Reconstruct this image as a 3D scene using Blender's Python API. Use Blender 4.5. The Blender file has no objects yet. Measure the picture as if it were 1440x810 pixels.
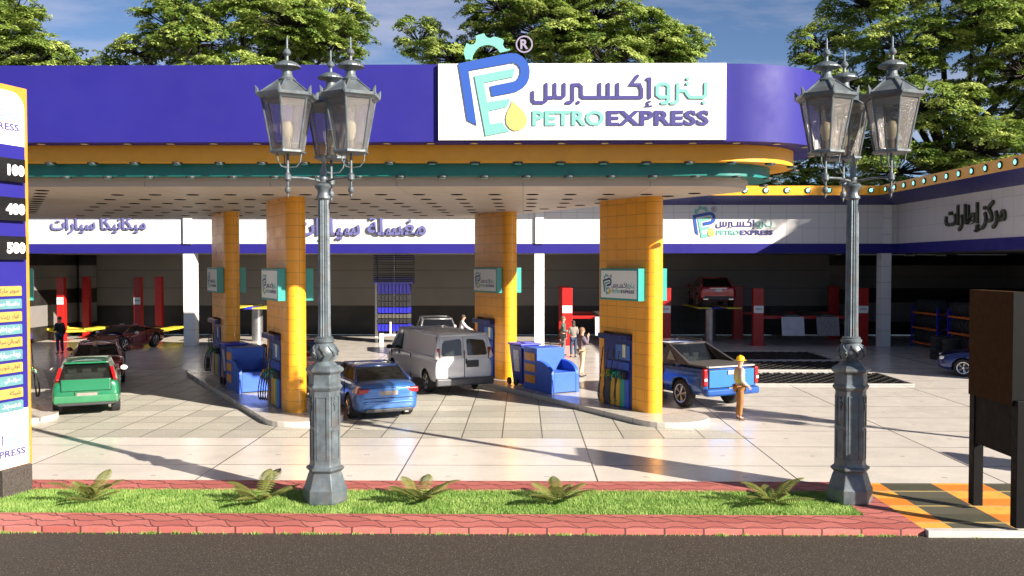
import bpy, bmesh, math, random
import numpy as np
from mathutils import Vector, Matrix, Euler
PI = math.pi
random.seed(7)
scene = bpy.context.scene
COL = scene.collection
R = math.radians

# ------------------------------------------------------------------ materials
def _nt(name):
    m = bpy.data.materials.new(name); m.use_nodes = True
    nt = m.node_tree; b = nt.nodes['Principled BSDF']
    return m, nt, b
def N(nt, t, **kw):
    n = nt.nodes.new(t)
    for k, v in kw.items():
        if k.startswith('i_'): n.inputs[k[2:].replace('_', ' ')].default_value = v
        else: setattr(n, k, v)
    return n
def mth(nt, op, a, b=None, c=None):
    n = nt.nodes.new('ShaderNodeMath'); n.operation = op
    for i, v in enumerate((a, b, c)):
        if v is None: continue
        if hasattr(v, 'is_output') or isinstance(v, bpy.types.NodeSocket): nt.links.new(v, n.inputs[i])
        else: n.inputs[i].default_value = v
    return n.outputs[0]
def mixc(nt, f, a, b, mode='MIX'):
    n = nt.nodes.new('ShaderNodeMix'); n.data_type = 'RGBA'; n.blend_type = mode
    for i, v in ((0, f), (6, a), (7, b)):
        if isinstance(v, bpy.types.NodeSocket): nt.links.new(v, n.inputs[i])
        elif i == 0: n.inputs[i].default_value = v
        else: n.inputs[i].default_value = (*v[:3], 1)
    return n.outputs[2]
def ramp(nt, f, p0, p1):
    n = nt.nodes.new('ShaderNodeMapRange'); nt.links.new(f, n.inputs[0])
    n.inputs[1].default_value = p0; n.inputs[2].default_value = p1
    return n.outputs[0]
def coord(nt, which='Object'):
    return nt.nodes.new('ShaderNodeTexCoord').outputs[which]
def noise(nt, v, scale, detail=3, rough=.55):
    n = N(nt, 'ShaderNodeTexNoise'); n.inputs['Scale'].default_value = scale
    n.inputs['Detail'].default_value = detail; n.inputs['Roughness'].default_value = rough
    nt.links.new(v, n.inputs['Vector']); return n.outputs['Fac']
def setin(b, **kw):
    for k, v in kw.items():
        b.inputs[k.replace('_', ' ')].default_value = v
MC = {}
def mat(name, col, rough=.5, metal=0, var=.12, vs=3., bump=0, bs=60, coat=0, spec=.5, emit=None, es=0, rv=.15):
    """plain surface with procedural tone variation and optional fine bump"""
    if name in MC: return MC[name]
    m, nt, b = _nt(name)
    v = coord(nt); f = noise(nt, v, vs, 5)
    f2 = ramp(nt, f, .3, .7)
    lo = tuple(c * (1 - var) for c in col); hi = tuple(min(1, c * (1 + var)) for c in col)
    nt.links.new(mixc(nt, f2, lo, hi), b.inputs['Base Color'])
    setin(b, Metallic=metal)
    b.inputs['Specular IOR Level'].default_value = spec
    r = nt.nodes.new('ShaderNodeMapRange'); nt.links.new(noise(nt, v, vs * 2.7, 4), r.inputs[0])
    r.inputs[1].default_value = .3; r.inputs[2].default_value = .7
    r.inputs[3].default_value = max(.02, rough * (1 - rv)); r.inputs[4].default_value = min(1, rough * (1 + rv))
    nt.links.new(r.outputs[0], b.inputs['Roughness'])
    if coat: b.inputs['Coat Weight'].default_value = coat; b.inputs['Coat Roughness'].default_value = .05
    if bump:
        bn = N(nt, 'ShaderNodeBump'); bn.inputs['Strength'].default_value = bump; bn.inputs['Distance'].default_value = .01
        nt.links.new(noise(nt, v, bs, 4), bn.inputs['Height']); nt.links.new(bn.outputs[0], b.inputs['Normal'])
    if emit: b.inputs['Emission Color'].default_value = (*emit, 1); b.inputs['Emission Strength'].default_value = es
    MC[name] = m; return m

def grid_vec(nt, plane):
    if plane == 'UV': return coord(nt, 'UV')
    s = nt.nodes.new('ShaderNodeSeparateXYZ'); nt.links.new(coord(nt), s.inputs[0])
    c = nt.nodes.new('ShaderNodeCombineXYZ')
    a, b2 = {'XY': (0, 1), 'XZ': (0, 2), 'YZ': (1, 2)}[plane]
    nt.links.new(s.outputs[a], c.inputs[0]); nt.links.new(s.outputs[b2], c.inputs[1])
    return c.outputs[0]
def tiles(name, col, joint, bw, bh, mortar=.008, plane='XZ', off=(0, 0), offset=0, var=.06, rough=.4, speck=0, speck_scale=120,
          bump=.3, spec=.5, stain=.0, coat=0, dots=0):
    if name in MC: return MC[name]
    m, nt, b = _nt(name)
    v = grid_vec(nt, plane)
    mp = N(nt, 'ShaderNodeMapping'); mp.inputs['Location'].default_value = (-off[0], -off[1], 0); nt.links.new(v, mp.inputs[0])
    br = N(nt, 'ShaderNodeTexBrick'); br.offset = offset; br.squash = 1
    nt.links.new(mp.outputs[0], br.inputs['Vector'])
    br.inputs['Scale'].default_value = 1; br.inputs['Brick Width'].default_value = bw; br.inputs['Row Height'].default_value = bh
    br.inputs['Mortar Size'].default_value = mortar; br.inputs['Mortar Smooth'].default_value = .1; br.inputs['Bias'].default_value = 0
    br.inputs['Color1'].default_value = (*[c * (1 - var) for c in col], 1)
    br.inputs['Color2'].default_value = (*[min(1, c * (1 + var)) for c in col], 1)
    br.inputs['Mortar'].default_value = (*joint, 1)
    c = br.outputs['Color']; w = coord(nt)
    if dots:
        s_ = nt.nodes.new('ShaderNodeSeparateXYZ'); nt.links.new(mp.outputs[0], s_.inputs[0])
        ax = mth(nt, 'ABSOLUTE', mth(nt, 'SUBTRACT', mth(nt, 'FRACT', mth(nt, 'DIVIDE', s_.outputs[0], bw / 2)), .5))
        ay = mth(nt, 'ABSOLUTE', mth(nt, 'SUBTRACT', mth(nt, 'FRACT', mth(nt, 'DIVIDE', s_.outputs[1], bh)), .5))
        dd = mth(nt, 'MULTIPLY', mth(nt, 'LESS_THAN', ax, .028), mth(nt, 'LESS_THAN', ay, .022))
        c = mixc(nt, mth(nt, 'MULTIPLY', dd, .55), c, tuple(x * .35 for x in col))
    if speck:
        sp = ramp(nt, noise(nt, w, speck_scale, 2, .7), .35, .68)
        c = mixc(nt, mth(nt, 'MULTIPLY', sp, speck), c, tuple(x * .35 for x in col))
    if stain:
        st = ramp(nt, noise(nt, w, .8, 8, .65), .45, .75)
        c = mixc(nt, mth(nt, 'MULTIPLY', st, stain), c, tuple(x * .55 for x in col))
    nt.links.new(c, b.inputs['Base Color'])
    r = nt.nodes.new('ShaderNodeMapRange'); nt.links.new(noise(nt, w, 2.1, 6, .6), r.inputs[0])
    r.inputs[1].default_value = .3; r.inputs[2].default_value = .7
    r.inputs[3].default_value = rough * .75; r.inputs[4].default_value = rough * 1.25
    nt.links.new(r.outputs[0], b.inputs['Roughness']); b.inputs['Specular IOR Level'].default_value = spec
    if coat: b.inputs['Coat Weight'].default_value = coat
    bn = N(nt, 'ShaderNodeBump'); bn.inputs['Strength'].default_value = bump; bn.inputs['Distance'].default_value = .01; bn.invert = True
    nt.links.new(br.outputs['Fac'], bn.inputs['Height']); nt.links.new(bn.outputs[0], b.inputs['Normal'])
    MC[name] = m; return m
def glass_mat(name, tint=(.25, .3, .3), alpha=.35, rough=.02, gl=1.):
    """see-through pane: tinted transparency with fresnel gloss"""
    if name in MC: return MC[name]
    m = bpy.data.materials.new(name); m.use_nodes = True; nt = m.node_tree
    for n in list(nt.nodes): nt.nodes.remove(n)
    o = N(nt, 'ShaderNodeOutputMaterial'); t = N(nt, 'ShaderNodeBsdfTransparent'); g = N(nt, 'ShaderNodeBsdfGlossy')
    p = N(nt, 'ShaderNodeBsdfDiffuse'); mx0 = N(nt, 'ShaderNodeMixShader'); mx = N(nt, 'ShaderNodeMixShader')
    t.inputs[0].default_value = (*tint, 1); g.inputs['Roughness'].default_value = rough
    f2 = noise(nt, coord(nt), 25, 2)
    nt.links.new(mixc(nt, f2, tuple(x * .05 for x in tint), tuple(x * .10 for x in tint)), p.inputs[0])
    mx0.inputs[0].default_value = alpha
    nt.links.new(t.outputs[0], mx0.inputs[1]); nt.links.new(p.outputs[0], mx0.inputs[2])
    fr = N(nt, 'ShaderNodeFresnel'); fr.inputs[0].default_value = 1.6
    nt.links.new(mth(nt, 'MULTIPLY', fr.outputs[0], gl), mx.inputs[0])
    nt.links.new(mx0.outputs[0], mx.inputs[1]); nt.links.new(g.outputs[0], mx.inputs[2])
    nt.links.new(mx.outputs[0], o.inputs[0]); MC[name] = m; return m

# ------------------------------------------------------------------ mesh collector
class MB:
    def __init__(s): s.v = []; s.f = []; s.mi = []; s.cur = 0; s.uv = None
    def add(s, vs, fs):
        o = len(s.v); s.v += [tuple(p) for p in vs]
        for f in fs: s.f.append(tuple(i + o for i in f)); s.mi.append(s.cur)
    def box(s, c, d, rz=0, M=None):
        x, y, z = d[0] / 2, d[1] / 2, d[2] / 2
        ps = [Vector((a * x, b * y, g * z)) for g in (-1, 1) for b in (-1, 1) for a in (-1, 1)]
        if rz: ps = [Matrix.Rotation(rz, 3, 'Z') @ p for p in ps]
        if M is not None: ps = [M @ p for p in ps]
        c = Vector(c); s.add([p + c for p in ps], [(0, 2, 3, 1), (4, 5, 7, 6), (0, 1, 5, 4), (2, 6, 7, 3), (0, 4, 6, 2), (1, 3, 7, 5)])
        return s
    def prism(s, pts, z0, z1, M=None):
        n = len(pts)
        vs = [Vector((p[0], p[1], z0)) for p in pts] + [Vector((p[0], p[1], z1)) for p in pts]
        if M is not None: vs = [M @ v for v in vs]
        s.add(vs, [tuple(range(n - 1, -1, -1)), tuple(range(n, 2 * n))] + [(i, (i + 1) % n, n + (i + 1) % n, n + i) for i in range(n)])
        return s
    def lathe(s, prof, n=16, c=(0, 0, 0), rot=0, M=None, flute=0):
        vs = []
        for r, z in prof:
            for k in range(n):
                a = 2 * PI * k / n + rot
                rr = r * (1 - flute * (k % 2))
                p = Vector((rr * math.cos(a), rr * math.sin(a), z))
                if M is not None: p = M @ p
                vs.append(p + Vector(c))
        fs = [(i * n + k, i * n + (k + 1) % n, (i + 1) * n + (k + 1) % n, (i + 1) * n + k) for i in range(len(prof) - 1) for k in range(n)]
        fs.append(tuple(range(n - 1, -1, -1))); fs.append(tuple((len(prof) - 1) * n + k for k in range(n)))
        s.add(vs, fs); return s
    def tube(s, path, r, n=8):
        path = [Vector(p) for p in path]; rs = r if isinstance(r, (list, tuple)) else [r] * len(path)
        vs = []; up = Vector((0, 0, 1))
        for i, p in enumerate(path):
            t = (path[min(i + 1, len(path) - 1)] - path[max(i - 1, 0)]).normalized()
            a = t.cross(up)
            if a.length < .1: a = t.cross(Vector((1, 0, 0)))
            a.normalize(); b = t.cross(a)
            for k in range(n):
                q = 2 * PI * k / n; vs.append(p + (a * math.cos(q) + b * math.sin(q)) * rs[i])
        fs = [(i * n + k, (i + 1) * n + k, (i + 1) * n + (k + 1) % n, i * n + (k + 1) % n) for i in range(len(path) - 1) for k in range(n)]
        fs += [tuple(range(n)), tuple((len(path) - 1) * n + k for k in range(n - 1, -1, -1))]
        s.add(vs, fs); return s
    def sphere(s, c, r, n=12, sq=(1, 1, 1)):
        m = n // 2
        prof = [(max(1e-4, math.sin(PI * i / m)) * r, -math.cos(PI * i / m) * r) for i in range(m + 1)]
        vs = []
        o = MB(); o.lathe(prof, n); 
        s.add([(p[0] * sq[0] + c[0], p[1] * sq[1] + c[1], p[2] * sq[2] + c[2]) for p in o.v], o.f); return s
    def patch(s, a, b, c, d, bulge=(0, 0, 0), n=6, m=6):
        """bilinear patch a-b-c-d pushed out by bulge at its middle"""
        a, b, c, d, g = map(Vector, (a, b, c, d, bulge)); vs = []
        for j in range(m + 1):
            for i in range(n + 1):
                u, w = i / n, j / m
                p = a * (1 - u) * (1 - w) + b * u * (1 - w) + c * u * w + d * (1 - u) * w
                vs.append(p + g * (1 - (2 * u - 1) ** 2) * (1 - (2 * w - 1) ** 2) ** .5)
        s.add(vs, [(j * (n + 1) + i, j * (n + 1) + i + 1, (j + 1) * (n + 1) + i + 1, (j + 1) * (n + 1) + i) for j in range(m) for i in range(n)])
        return s
    def mesh(s, name, mats, smooth=False):
        me = bpy.data.meshes.new(name); me.from_pydata([tuple(p) for p in s.v], [], s.f)
        for m in (mats if isinstance(mats, (list, tuple)) else [mats]): me.materials.append(m)
        me.polygons.foreach_set('material_index', s.mi)
        if smooth:
            me.polygons.foreach_set('use_smooth', [True] * len(me.polygons))
            if smooth != 'all':
                try: me.set_sharp_from_angle(angle=R(38))
                except Exception: pass
        bm = bmesh.new(); bm.from_mesh(me); bmesh.ops.recalc_face_normals(bm, faces=bm.faces); bm.to_mesh(me); bm.free()
        me.update(); return me
    def build(s, name, mats, parent=None, smooth=False, bevel=0, loc=None, rz=None, seg=2):
        o = bpy.data.objects.new(name, s.mesh(name, mats, smooth)); COL.objects.link(o)
        if parent: o.parent = parent
        if loc: o.location = loc
        if rz is not None: o.rotation_euler = (0, 0, rz)
        if bevel:
            b = o.modifiers.new('bevel', 'BEVEL'); b.width = bevel; b.segments = seg; b.limit_method = 'ANGLE'; b.angle_limit = R(40)
        return o
def tag(o, label=None, cat=None, group=None, kind=None):
    if label: o['label'] = label
    if cat: o['category'] = cat
    if group: o['group'] = group
    if kind: o['kind'] = kind
    return o
def thing(name, label, cat, loc=(0, 0, 0), rz=0, group=None):
    o = bpy.data.objects.new(name, None); COL.objects.link(o); o.empty_display_size = .1
    o.location = loc; o.rotation_euler = (0, 0, rz); return tag(o, label, cat, group)
def struct(name, o):
    o['kind'] = 'structure'; o['label'] = name; return o
def dup(src, loc=None, rz=None, label=None, group=None, parent=None):
    c = src.copy(); COL.objects.link(c)
    if parent: c.parent = parent
    if loc is not None: c.location = loc
    if rz is not None: c.rotation_euler = (0, 0, rz)
    if label: c['label'] = label
    if group: c['group'] = group
    for ch in [o for o in list(COL.objects) if o.parent == src and o is not c]:
        dup(ch, parent=c)
    return c
def bake(o, keep_mats=True):
    """evaluate the modifiers of o into a plain mesh"""
    bpy.context.view_layer.update()
    dg = bpy.context.evaluated_depsgraph_get(); me = bpy.data.meshes.new_from_object(o.evaluated_get(dg))
    o.modifiers.clear(); o.data = me; return o
def remove(o): bpy.data.objects.remove(o, do_unlink=True)

# ------------------------------------------------------------------ arabic and latin lettering
AR = {'ا': (0xFE8D, 2), 'آ': (0xFE81, 2), 'إ': (0xFE87, 2), 'ب': (0xFE8F, 4), 'ة': (0xFE93, 2), 'ت': (0xFE95, 4), 'ج': (0xFE9D, 4), 'ح': (0xFEA1, 4),
      'د': (0xFEA9, 2), 'ر': (0xFEAD, 2), 'ز': (0xFEAF, 2), 'س': (0xFEB1, 4), 'ش': (0xFEB5, 4), 'ص': (0xFEB9, 4), 'ط': (0xFEC1, 4),
      'غ': (0xFECD, 4), 'ف': (0xFED1, 4), 'ك': (0xFED9, 4), 'ل': (0xFEDD, 4), 'م': (0xFEE1, 4), 'ن': (0xFEE5, 4), 'ه': (0xFEE9, 4),
      'و': (0xFEED, 2), 'ي': (0xFEF1, 4), 'ئ': (0xFE89, 4)}
def shape_ar(t):
    out = []
    for i, ch in enumerate(t):
        if ch not in AR: out.append(ch); continue
        base, n = AR[ch]
        prev = i > 0 and t[i - 1] in AR and AR[t[i - 1]][1] == 4
        nxt = i + 1 < len(t) and t[i + 1] in AR and n == 4
        k = (3 if prev and nxt else 1 if prev else 2 if nxt else 0)
        out.append(chr(base + k))
    return ''.join(reversed(out))
def text_mesh(body, w=None, h=None, extrude=0, bold=0, x0=0, y0=0, align='L', shear=0):
    """lettering as a mesh lying in XY (y up), fitted into w x h with lower-left at x0,y0"""
    c = bpy.data.curves.new('txt', 'FONT'); c.body = body; c.offset = bold; c.space_character = 1.0 + bold * 1.6 if bold > .028 else 1.0; c.shear = shear; c.resolution_u = 3
    c.extrude = .05 if extrude else 0
    o = bpy.data.objects.new('txt', c); COL.objects.link(o); bpy.context.view_layer.update()
    dg = bpy.context.evaluated_depsgraph_get(); me = bpy.data.meshes.new_from_object(o.evaluated_get(dg))
    remove(o); bpy.data.curves.remove(c)
    co = np.empty(len(me.vertices) * 3); me.vertices.foreach_get('co', co); co = co.reshape(-1, 3)
    mn, mx = co.min(0), co.max(0); sx = w / (mx[0] - mn[0]) if w else None; sy = h / (mx[1] - mn[1]) if h else None
    sx = sx or sy; sy = sy or sx
    co[:, 0] = (co[:, 0] - mn[0]) * sx; co[:, 1] = (co[:, 1] - mn[1]) * sy
    if align == 'R': co[:, 0] -= (mx[0] - mn[0]) * sx
    if align == 'C': co[:, 0] -= (mx[0] - mn[0]) * sx / 2
    co[:, 0] += x0; co[:, 1] += y0
    if extrude: co[:, 2] = np.where(co[:, 2] > 0, extrude, 0)
    me.vertices.foreach_set('co', co.ravel()); me.update(); return me
def mesh_obj(name, me, m, parent=None, M=None):
    me.materials.clear(); me.materials.append(m)
    o = bpy.data.objects.new(name, me); COL.objects.link(o)
    if parent: o.parent = parent
    if M is not None: o.matrix_local = M
    return o
def wallM(origin, right, up=(0, 0, 1)):
    """matrix placing a drawing (x right, y up, z towards the viewer) on a wall"""
    r = Vector(right).normalized(); u = Vector(up).normalized(); n = r.cross(u)
    return Matrix(((r.x, u.x, n.x, origin[0]), (r.y, u.y, n.y, origin[1]), (r.z, u.z, n.z, origin[2]), (0, 0, 0, 1)))

# ------------------------------------------------------------------ the brand mark (units: board 403 x 106, origin lower-left of the board)
def _c6(p): return [(640 + u / 5.067 - 616, 197 - (40 + v / 5.067)) for u, v in p]
def _c7(p): return [(740 + u / 5.538 - 616, 197 - (90 + v / 5.538)) for u, v in p]
LP = _c6([(22,255),(340,190),(400,182),(440,187),(475,205),(505,235),(524,272),(530,310),(526,355),(508,398),(478,430),(440,452),(400,462),(262,487),(247,415),(400,385),(430,375),(452,350),(463,318),(460,288),(445,266),(425,254),(400,250),(380,255),(95,305),(152,690),(85,655)])
LE = _c6([(135,342),(425,288),(410,350),(205,390),(228,527),(387,502),(384,530),(368,560),(235,590),(250,683),(335,668),(352,700),(385,733),(215,767)])
LD = _c6([(405,520),(390,560),(370,598),(359,640),(365,685),(388,714),(420,729),(455,727),(485,712),(505,685),(511,650),(500,615),(478,585),(445,555),(420,535)])
LG = _c6([(75,228),(60,178),(80,110),(105,122),(130,120),(150,98),(145,60),(205,42),(216,62),(232,74),(252,76),(275,65),(330,80),(345,92),(338,122),(350,145),(370,155),(390,152),(388,162),(320,180),(300,152),(270,132),(238,124),(205,126),(170,140),(145,165),(128,195),(120,232),(98,224)])
AS1 = [[(47,225),(47,285),(62,303),(130,303),(150,288),(152,265),(152,163)],[(152,265),(205,265),(220,250),(220,163)],[(220,250),(235,265),(275,265),(291,250),(291,163)],
       [(312,305),(340,303),(358,285),(358,168),(405,166),(424,182),(424,250),(440,265),(885,265)],[(567,265),(567,163)],[(633,265),(633,163)],[(706,265),(706,163)],
       [(890,265),(890,205),(875,168),(808,166),(858,100)],[(936,124),(953,124),(953,265)]]
AH = [[(960,297),(938,299),(932,312),(944,320)],[(920,333),(970,331)]]
AS2 = [[(1095,262),(1035,264),(1011,245),(1011,182),(1035,162),(1080,162),(1098,180)],[(1098,176),(1098,285),(1082,308),(1048,308)],
       [(1120,310),(1150,308),(1170,290),(1170,165)],[(1170,215),(1230,215),(1242,240),(1262,264),(1370,265),(1385,250),(1385,160)]]
def stroke(mb, pts, w, z0, z1, k=0):
    """round-capped, round-jointed polyline as one prism"""
    P = [Vector(p) for p in pts]; n = len(P); h = w / 2; L, Rr = [], []
    T = [(P[i + 1] - P[i]).normalized() for i in range(n - 1)]
    d0, d1 = T[0], T[-1]
    for i in range(n):
        t = T[0] if i == 0 else T[-1] if i == n - 1 else (T[i - 1] + T[i])
        if t.length < .2: t = T[i]
        t = t.normalized(); m = Vector((-t.y, t.x)); s = 1 / max(.55, m.dot(Vector((-T[min(i, n - 2)].y, T[min(i, n - 2)].x))))
        L.append(P[i] + m * h * s); Rr.append(P[i] - m * h * s)
    def cap(c, d):
        a = math.atan2(d.y, d.x); return [Vector((c.x + h * math.cos(a - PI / 2 + PI * q / 6), c.y + h * math.sin(a - PI / 2 + PI * q / 6))) for q in range(1, 6)]
    poly = Rr + cap(P[-1], d1) + L[::-1] + cap(P[0], -d0)
    mb.prism([(p.x, p.y) for p in poly], z0, z1 * (1 + .012 * k)); return
def stroke_old(mb, pts, w, z0, z1):
    """round-capped polyline as thin prisms; joints get little discs"""
    for i, (a, b) in enumerate(zip(pts, pts[1:])):
        d = Vector((b[0] - a[0], b[1] - a[1])); l = d.length
        if l < 1e-6: continue
        d /= l; n = Vector((-d.y, d.x)) * w / 2
        e = .0006 * (i % 3)
        mb.prism([(a[0] - n.x, a[1] - n.y), (b[0] - n.x, b[1] - n.y), (b[0] + n.x, b[1] + n.y), (a[0] + n.x, a[1] + n.y)], z0, z1 + e * 5 * w / 5)
    for j, p in enumerate(pts):
        mb.prism([(p[0] + w / 2 * math.cos(k * PI / 6), p[1] + w / 2 * math.sin(k * PI / 6)) for k in range(12)], z0, z1 + .004 * w * (1 + j % 2))
def logo_parts(depth, cream):
    """list of (part name, mesh) in board units"""
    z = depth; out = []
    blue = mat('logo_blue', (.028, .085, .36), .4, var=.04) ; ind = mat('logo_indigo', (.060, .052, .20), .4, var=.04)
    teal = mat('logo_teal', (.17, .46, .39), .4, var=.04); yel = mat('logo_yellow', (.72, .54, .14), .4, var=.04)
    grey = mat('logo_grey', (.28, .24, .34), .4, var=.04)
    if cream:
        blue = mat('logo_blue_dark', (.02, .03, .16), .4, var=.04); ind = mat('logo_indigo_dark', (.04, .035, .13), .4, var=.04)
        teal = mat('logo_teal_dark', (.10, .42, .36), .4, var=.04); yel = mat('logo_yellow_dark', (.72, .5, .05), .4, var=.04); grey = mat('logo_grey_dark', (.2, .2, .2), .4, var=.04)
    for nm, P, m in (('letter_p', LP, blue), ('letter_e', LE, teal), ('drop', LD, yel), ('gear', LG, teal)):
        mb = MB(); mb.prism(P, 0, z * (1.0 if nm != 'letter_e' else .9)); out.append((nm, mb.mesh(nm, m)))
    w = 26 / 5.538; mb = MB()
    for k, p in enumerate(AS1): stroke(mb, _c7(p), w, 0, z, k)
    for p in AH: stroke(mb, _c7(p), w * .4, 0, z)
    stroke(mb, _c7([(399, 303), (402, 303)]), w, 0, z, 12)
    out.append(('arabic_lettering', mb.mesh('a', ind)))
    mb = MB()
    for k, p in enumerate(AS2): stroke(mb, _c7(p), w, 0, z, k)
    for q in ((1245, 122), (1243, 160), (1370, 305)): stroke(mb, _c7([q, (q[0] + 3, q[1])]), w, 0, z, 12)
    out.append(('arabic_lettering', mb.mesh('a', teal)))
    (x0, y0), (x1, y1) = _c7([(45, 483), (600, 365)])
    me = text_mesh('PETRO', x1 - x0, y1 - y0, z, .034, x0, y0); me.materials.clear(); me.materials.append(teal); out.append(('latin_lettering', me))
    (x0, y0), (x1, y1) = _c7([(622, 483), (1412, 365)])
    me = text_mesh('EXPRESS', x1 - x0, y1 - y0, z, .034, x0, y0); me.materials.clear(); me.materials.append(ind); out.append(('latin_lettering', me))
    (cx, cy), = _c6([(490, 120)]); mb = MB(); ro, ri = 12, 10
    vs = []; n = 28
    for k in range(n):
        a = 2 * PI * k / n
        for r in (ro, ri):
            for zz in (0, z): vs.append((cx + r * math.cos(a), cy + r * math.sin(a), zz))
    fs = []
    for k in range(n):
        a, b = 4 * k, 4 * ((k + 1) % n)
        fs += [(a + 1, b + 1, b + 3, a + 3), (a, b, b + 1, a + 1), (a + 2, a + 3, b + 3, b + 2)]
    mb.add(vs, fs)
    r_ = text_mesh('R', None, 13.5, z, .03, cx, cy - 6.7, 'C')
    mb.add([tuple(v.co) for v in r_.vertices], [tuple(p.vertices) for p in r_.polygons])
    out.append(('registered_mark', mb.mesh('r', grey)))
    return out
_LOGO = {}
def add_logo(parent, M, scale, depth_m, cream=False):
    key = (round(depth_m / scale, 3), cream)
    if key not in _LOGO: _LOGO[key] = logo_parts(depth_m / scale, cream)
    for nm, me in _LOGO[key]:
        o = bpy.data.objects.new(nm, me); COL.objects.link(o); o.parent = parent
        o.matrix_local = M @ Matrix.Scale(scale, 4)
# ------------------------------------------------------------------ camera, sky, sun
cam = bpy.data.cameras.new('camera'); cam.lens = 31.25; cam.sensor_width = 36; cam.clip_end = 3000; cam.clip_start = .1
co_ = bpy.data.objects.new('camera', cam); COL.objects.link(co_)
CH = 4.2
co_.location = (0, 0, CH); co_.rotation_euler = (PI / 2 - math.atan(33 / 1250), 0, math.atan(15.5 / 1250)); scene.camera = co_
ELEV = R(24.8); SD = Vector((.797 * math.cos(ELEV), -.604 * math.cos(ELEV), math.sin(ELEV)))
sl = bpy.data.lights.new('sun', 'SUN'); sl.energy = 5.0; sl.angle = R(.5); sl.color = (1, .91, .79)
so = bpy.data.objects.new('sun', sl); COL.objects.link(so); so.rotation_euler = SD.to_track_quat('Z', 'Y').to_euler(); so.location = (30, -20, 30)
w = bpy.data.worlds.new('World'); scene.world = w; w.use_nodes = True; nt = w.node_tree
bg = nt.nodes['Background']; sky = N(nt, 'ShaderNodeTexSky'); sky.sky_type = 'NISHITA'; sky.sun_disc = False
sky.sun_elevation = ELEV; sky.sun_rotation = math.atan2(.797, -.604); sky.air_density = .62; sky.dust_density = .25; sky.ozone_density = 2.6; sky.altitude = 200
bg.inputs['Strength'].default_value = .05
tc = coord(nt, 'Generated'); sp = N(nt, 'ShaderNodeSeparateXYZ'); nt.links.new(tc, sp.inputs[0])
dz = mth(nt, 'ADD', mth(nt, 'MAXIMUM', sp.outputs[2], 0), .12)
cb = N(nt, 'ShaderNodeCombineXYZ'); nt.links.new(mth(nt, 'DIVIDE', sp.outputs[0], dz), cb.inputs[0]); nt.links.new(mth(nt, 'MULTIPLY', mth(nt, 'DIVIDE', sp.outputs[1], dz), 1.9), cb.inputs[1])
nz = noise(nt, cb.outputs[0], .75, 9, .6)
cf = mth(nt, 'MULTIPLY', ramp(nt, nz, .46, .78), .85)
cl = N(nt, 'ShaderNodeMix', data_type='RGBA'); nt.links.new(cf, cl.inputs[0]); nt.links.new(sky.outputs[0], cl.inputs[6]); cl.inputs[7].default_value = (6.4, 5.9, 6.6, 1)
nt.links.new(cl.outputs[2], bg.inputs[0])
vs_ = scene.view_settings; vs_.view_transform = 'Standard'; vs_.look = 'None'; vs_.exposure = 1.38; vs_.gamma = 1
scene.cycles.max_bounces = 8; scene.cycles.diffuse_bounces = 1; scene.cycles.transparent_max_bounces = 16

# ------------------------------------------------------------------ shared materials
ORANGE = (.84, .38, .018); PURPLE = (.019, .0155, .185); NAVY = (.012, .012, .09); TEALC = (.01, .14, .12)
M_col = tiles('orange_tile', (.90, .365, .02), (.42, .17, .014), .45, .32, .007, 'UV', var=.05, rough=.32)
M_purple = mat('purple_panel', PURPLE, .55, var=.05, vs=.6, spec=.25)
M_navy = mat('navy_panel', (.02, .018, .16), .4, var=.08)
M_orange = mat('orange_panel', ORANGE, .38, var=.05)
M_teal = mat('teal_panel', (.008, .17, .15), .4, var=.06)
M_soff = tiles('soffit_panel', (.52, .44, .37), (.3, .27, .24), 3.0, 3.0, .012, 'XY', var=.03, rough=.5)
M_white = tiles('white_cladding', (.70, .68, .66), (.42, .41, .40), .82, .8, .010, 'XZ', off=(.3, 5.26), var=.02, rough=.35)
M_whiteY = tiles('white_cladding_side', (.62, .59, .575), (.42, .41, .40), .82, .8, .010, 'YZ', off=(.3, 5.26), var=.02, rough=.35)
M_board = mat('white_board', (.82, .82, .80), .35, var=.02)
M_black = mat('black_rubber', (.012, .012, .012), .6)
M_blackg = mat('black_gloss', (.008, .008, .009), .2)
M_steel = mat('steel', (.55, .55, .57), .3, 1, bump=.2)
M_dark = mat('dark_trim', (.03, .03, .032), .5)

# ------------------------------------------------------------------ ground surfaces
def sheet(name, x0, x1, y0, y1, z, m, kind='structure'):
    mb = MB(); mb.add([(x0, y0, z), (x1, y0, z), (x1, y1, z), (x0, y1, z)], [(0, 1, 2, 3)]); o = mb.build(name, m); o['kind'] = kind; o['label'] = name.replace('_', ' '); return o
g = sheet('ground', -900, 900, -200, 1500, -.30, mat('earth', (.10, .09, .06), .9, var=.3, vs=.2, bump=.4, bs=4))
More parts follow.
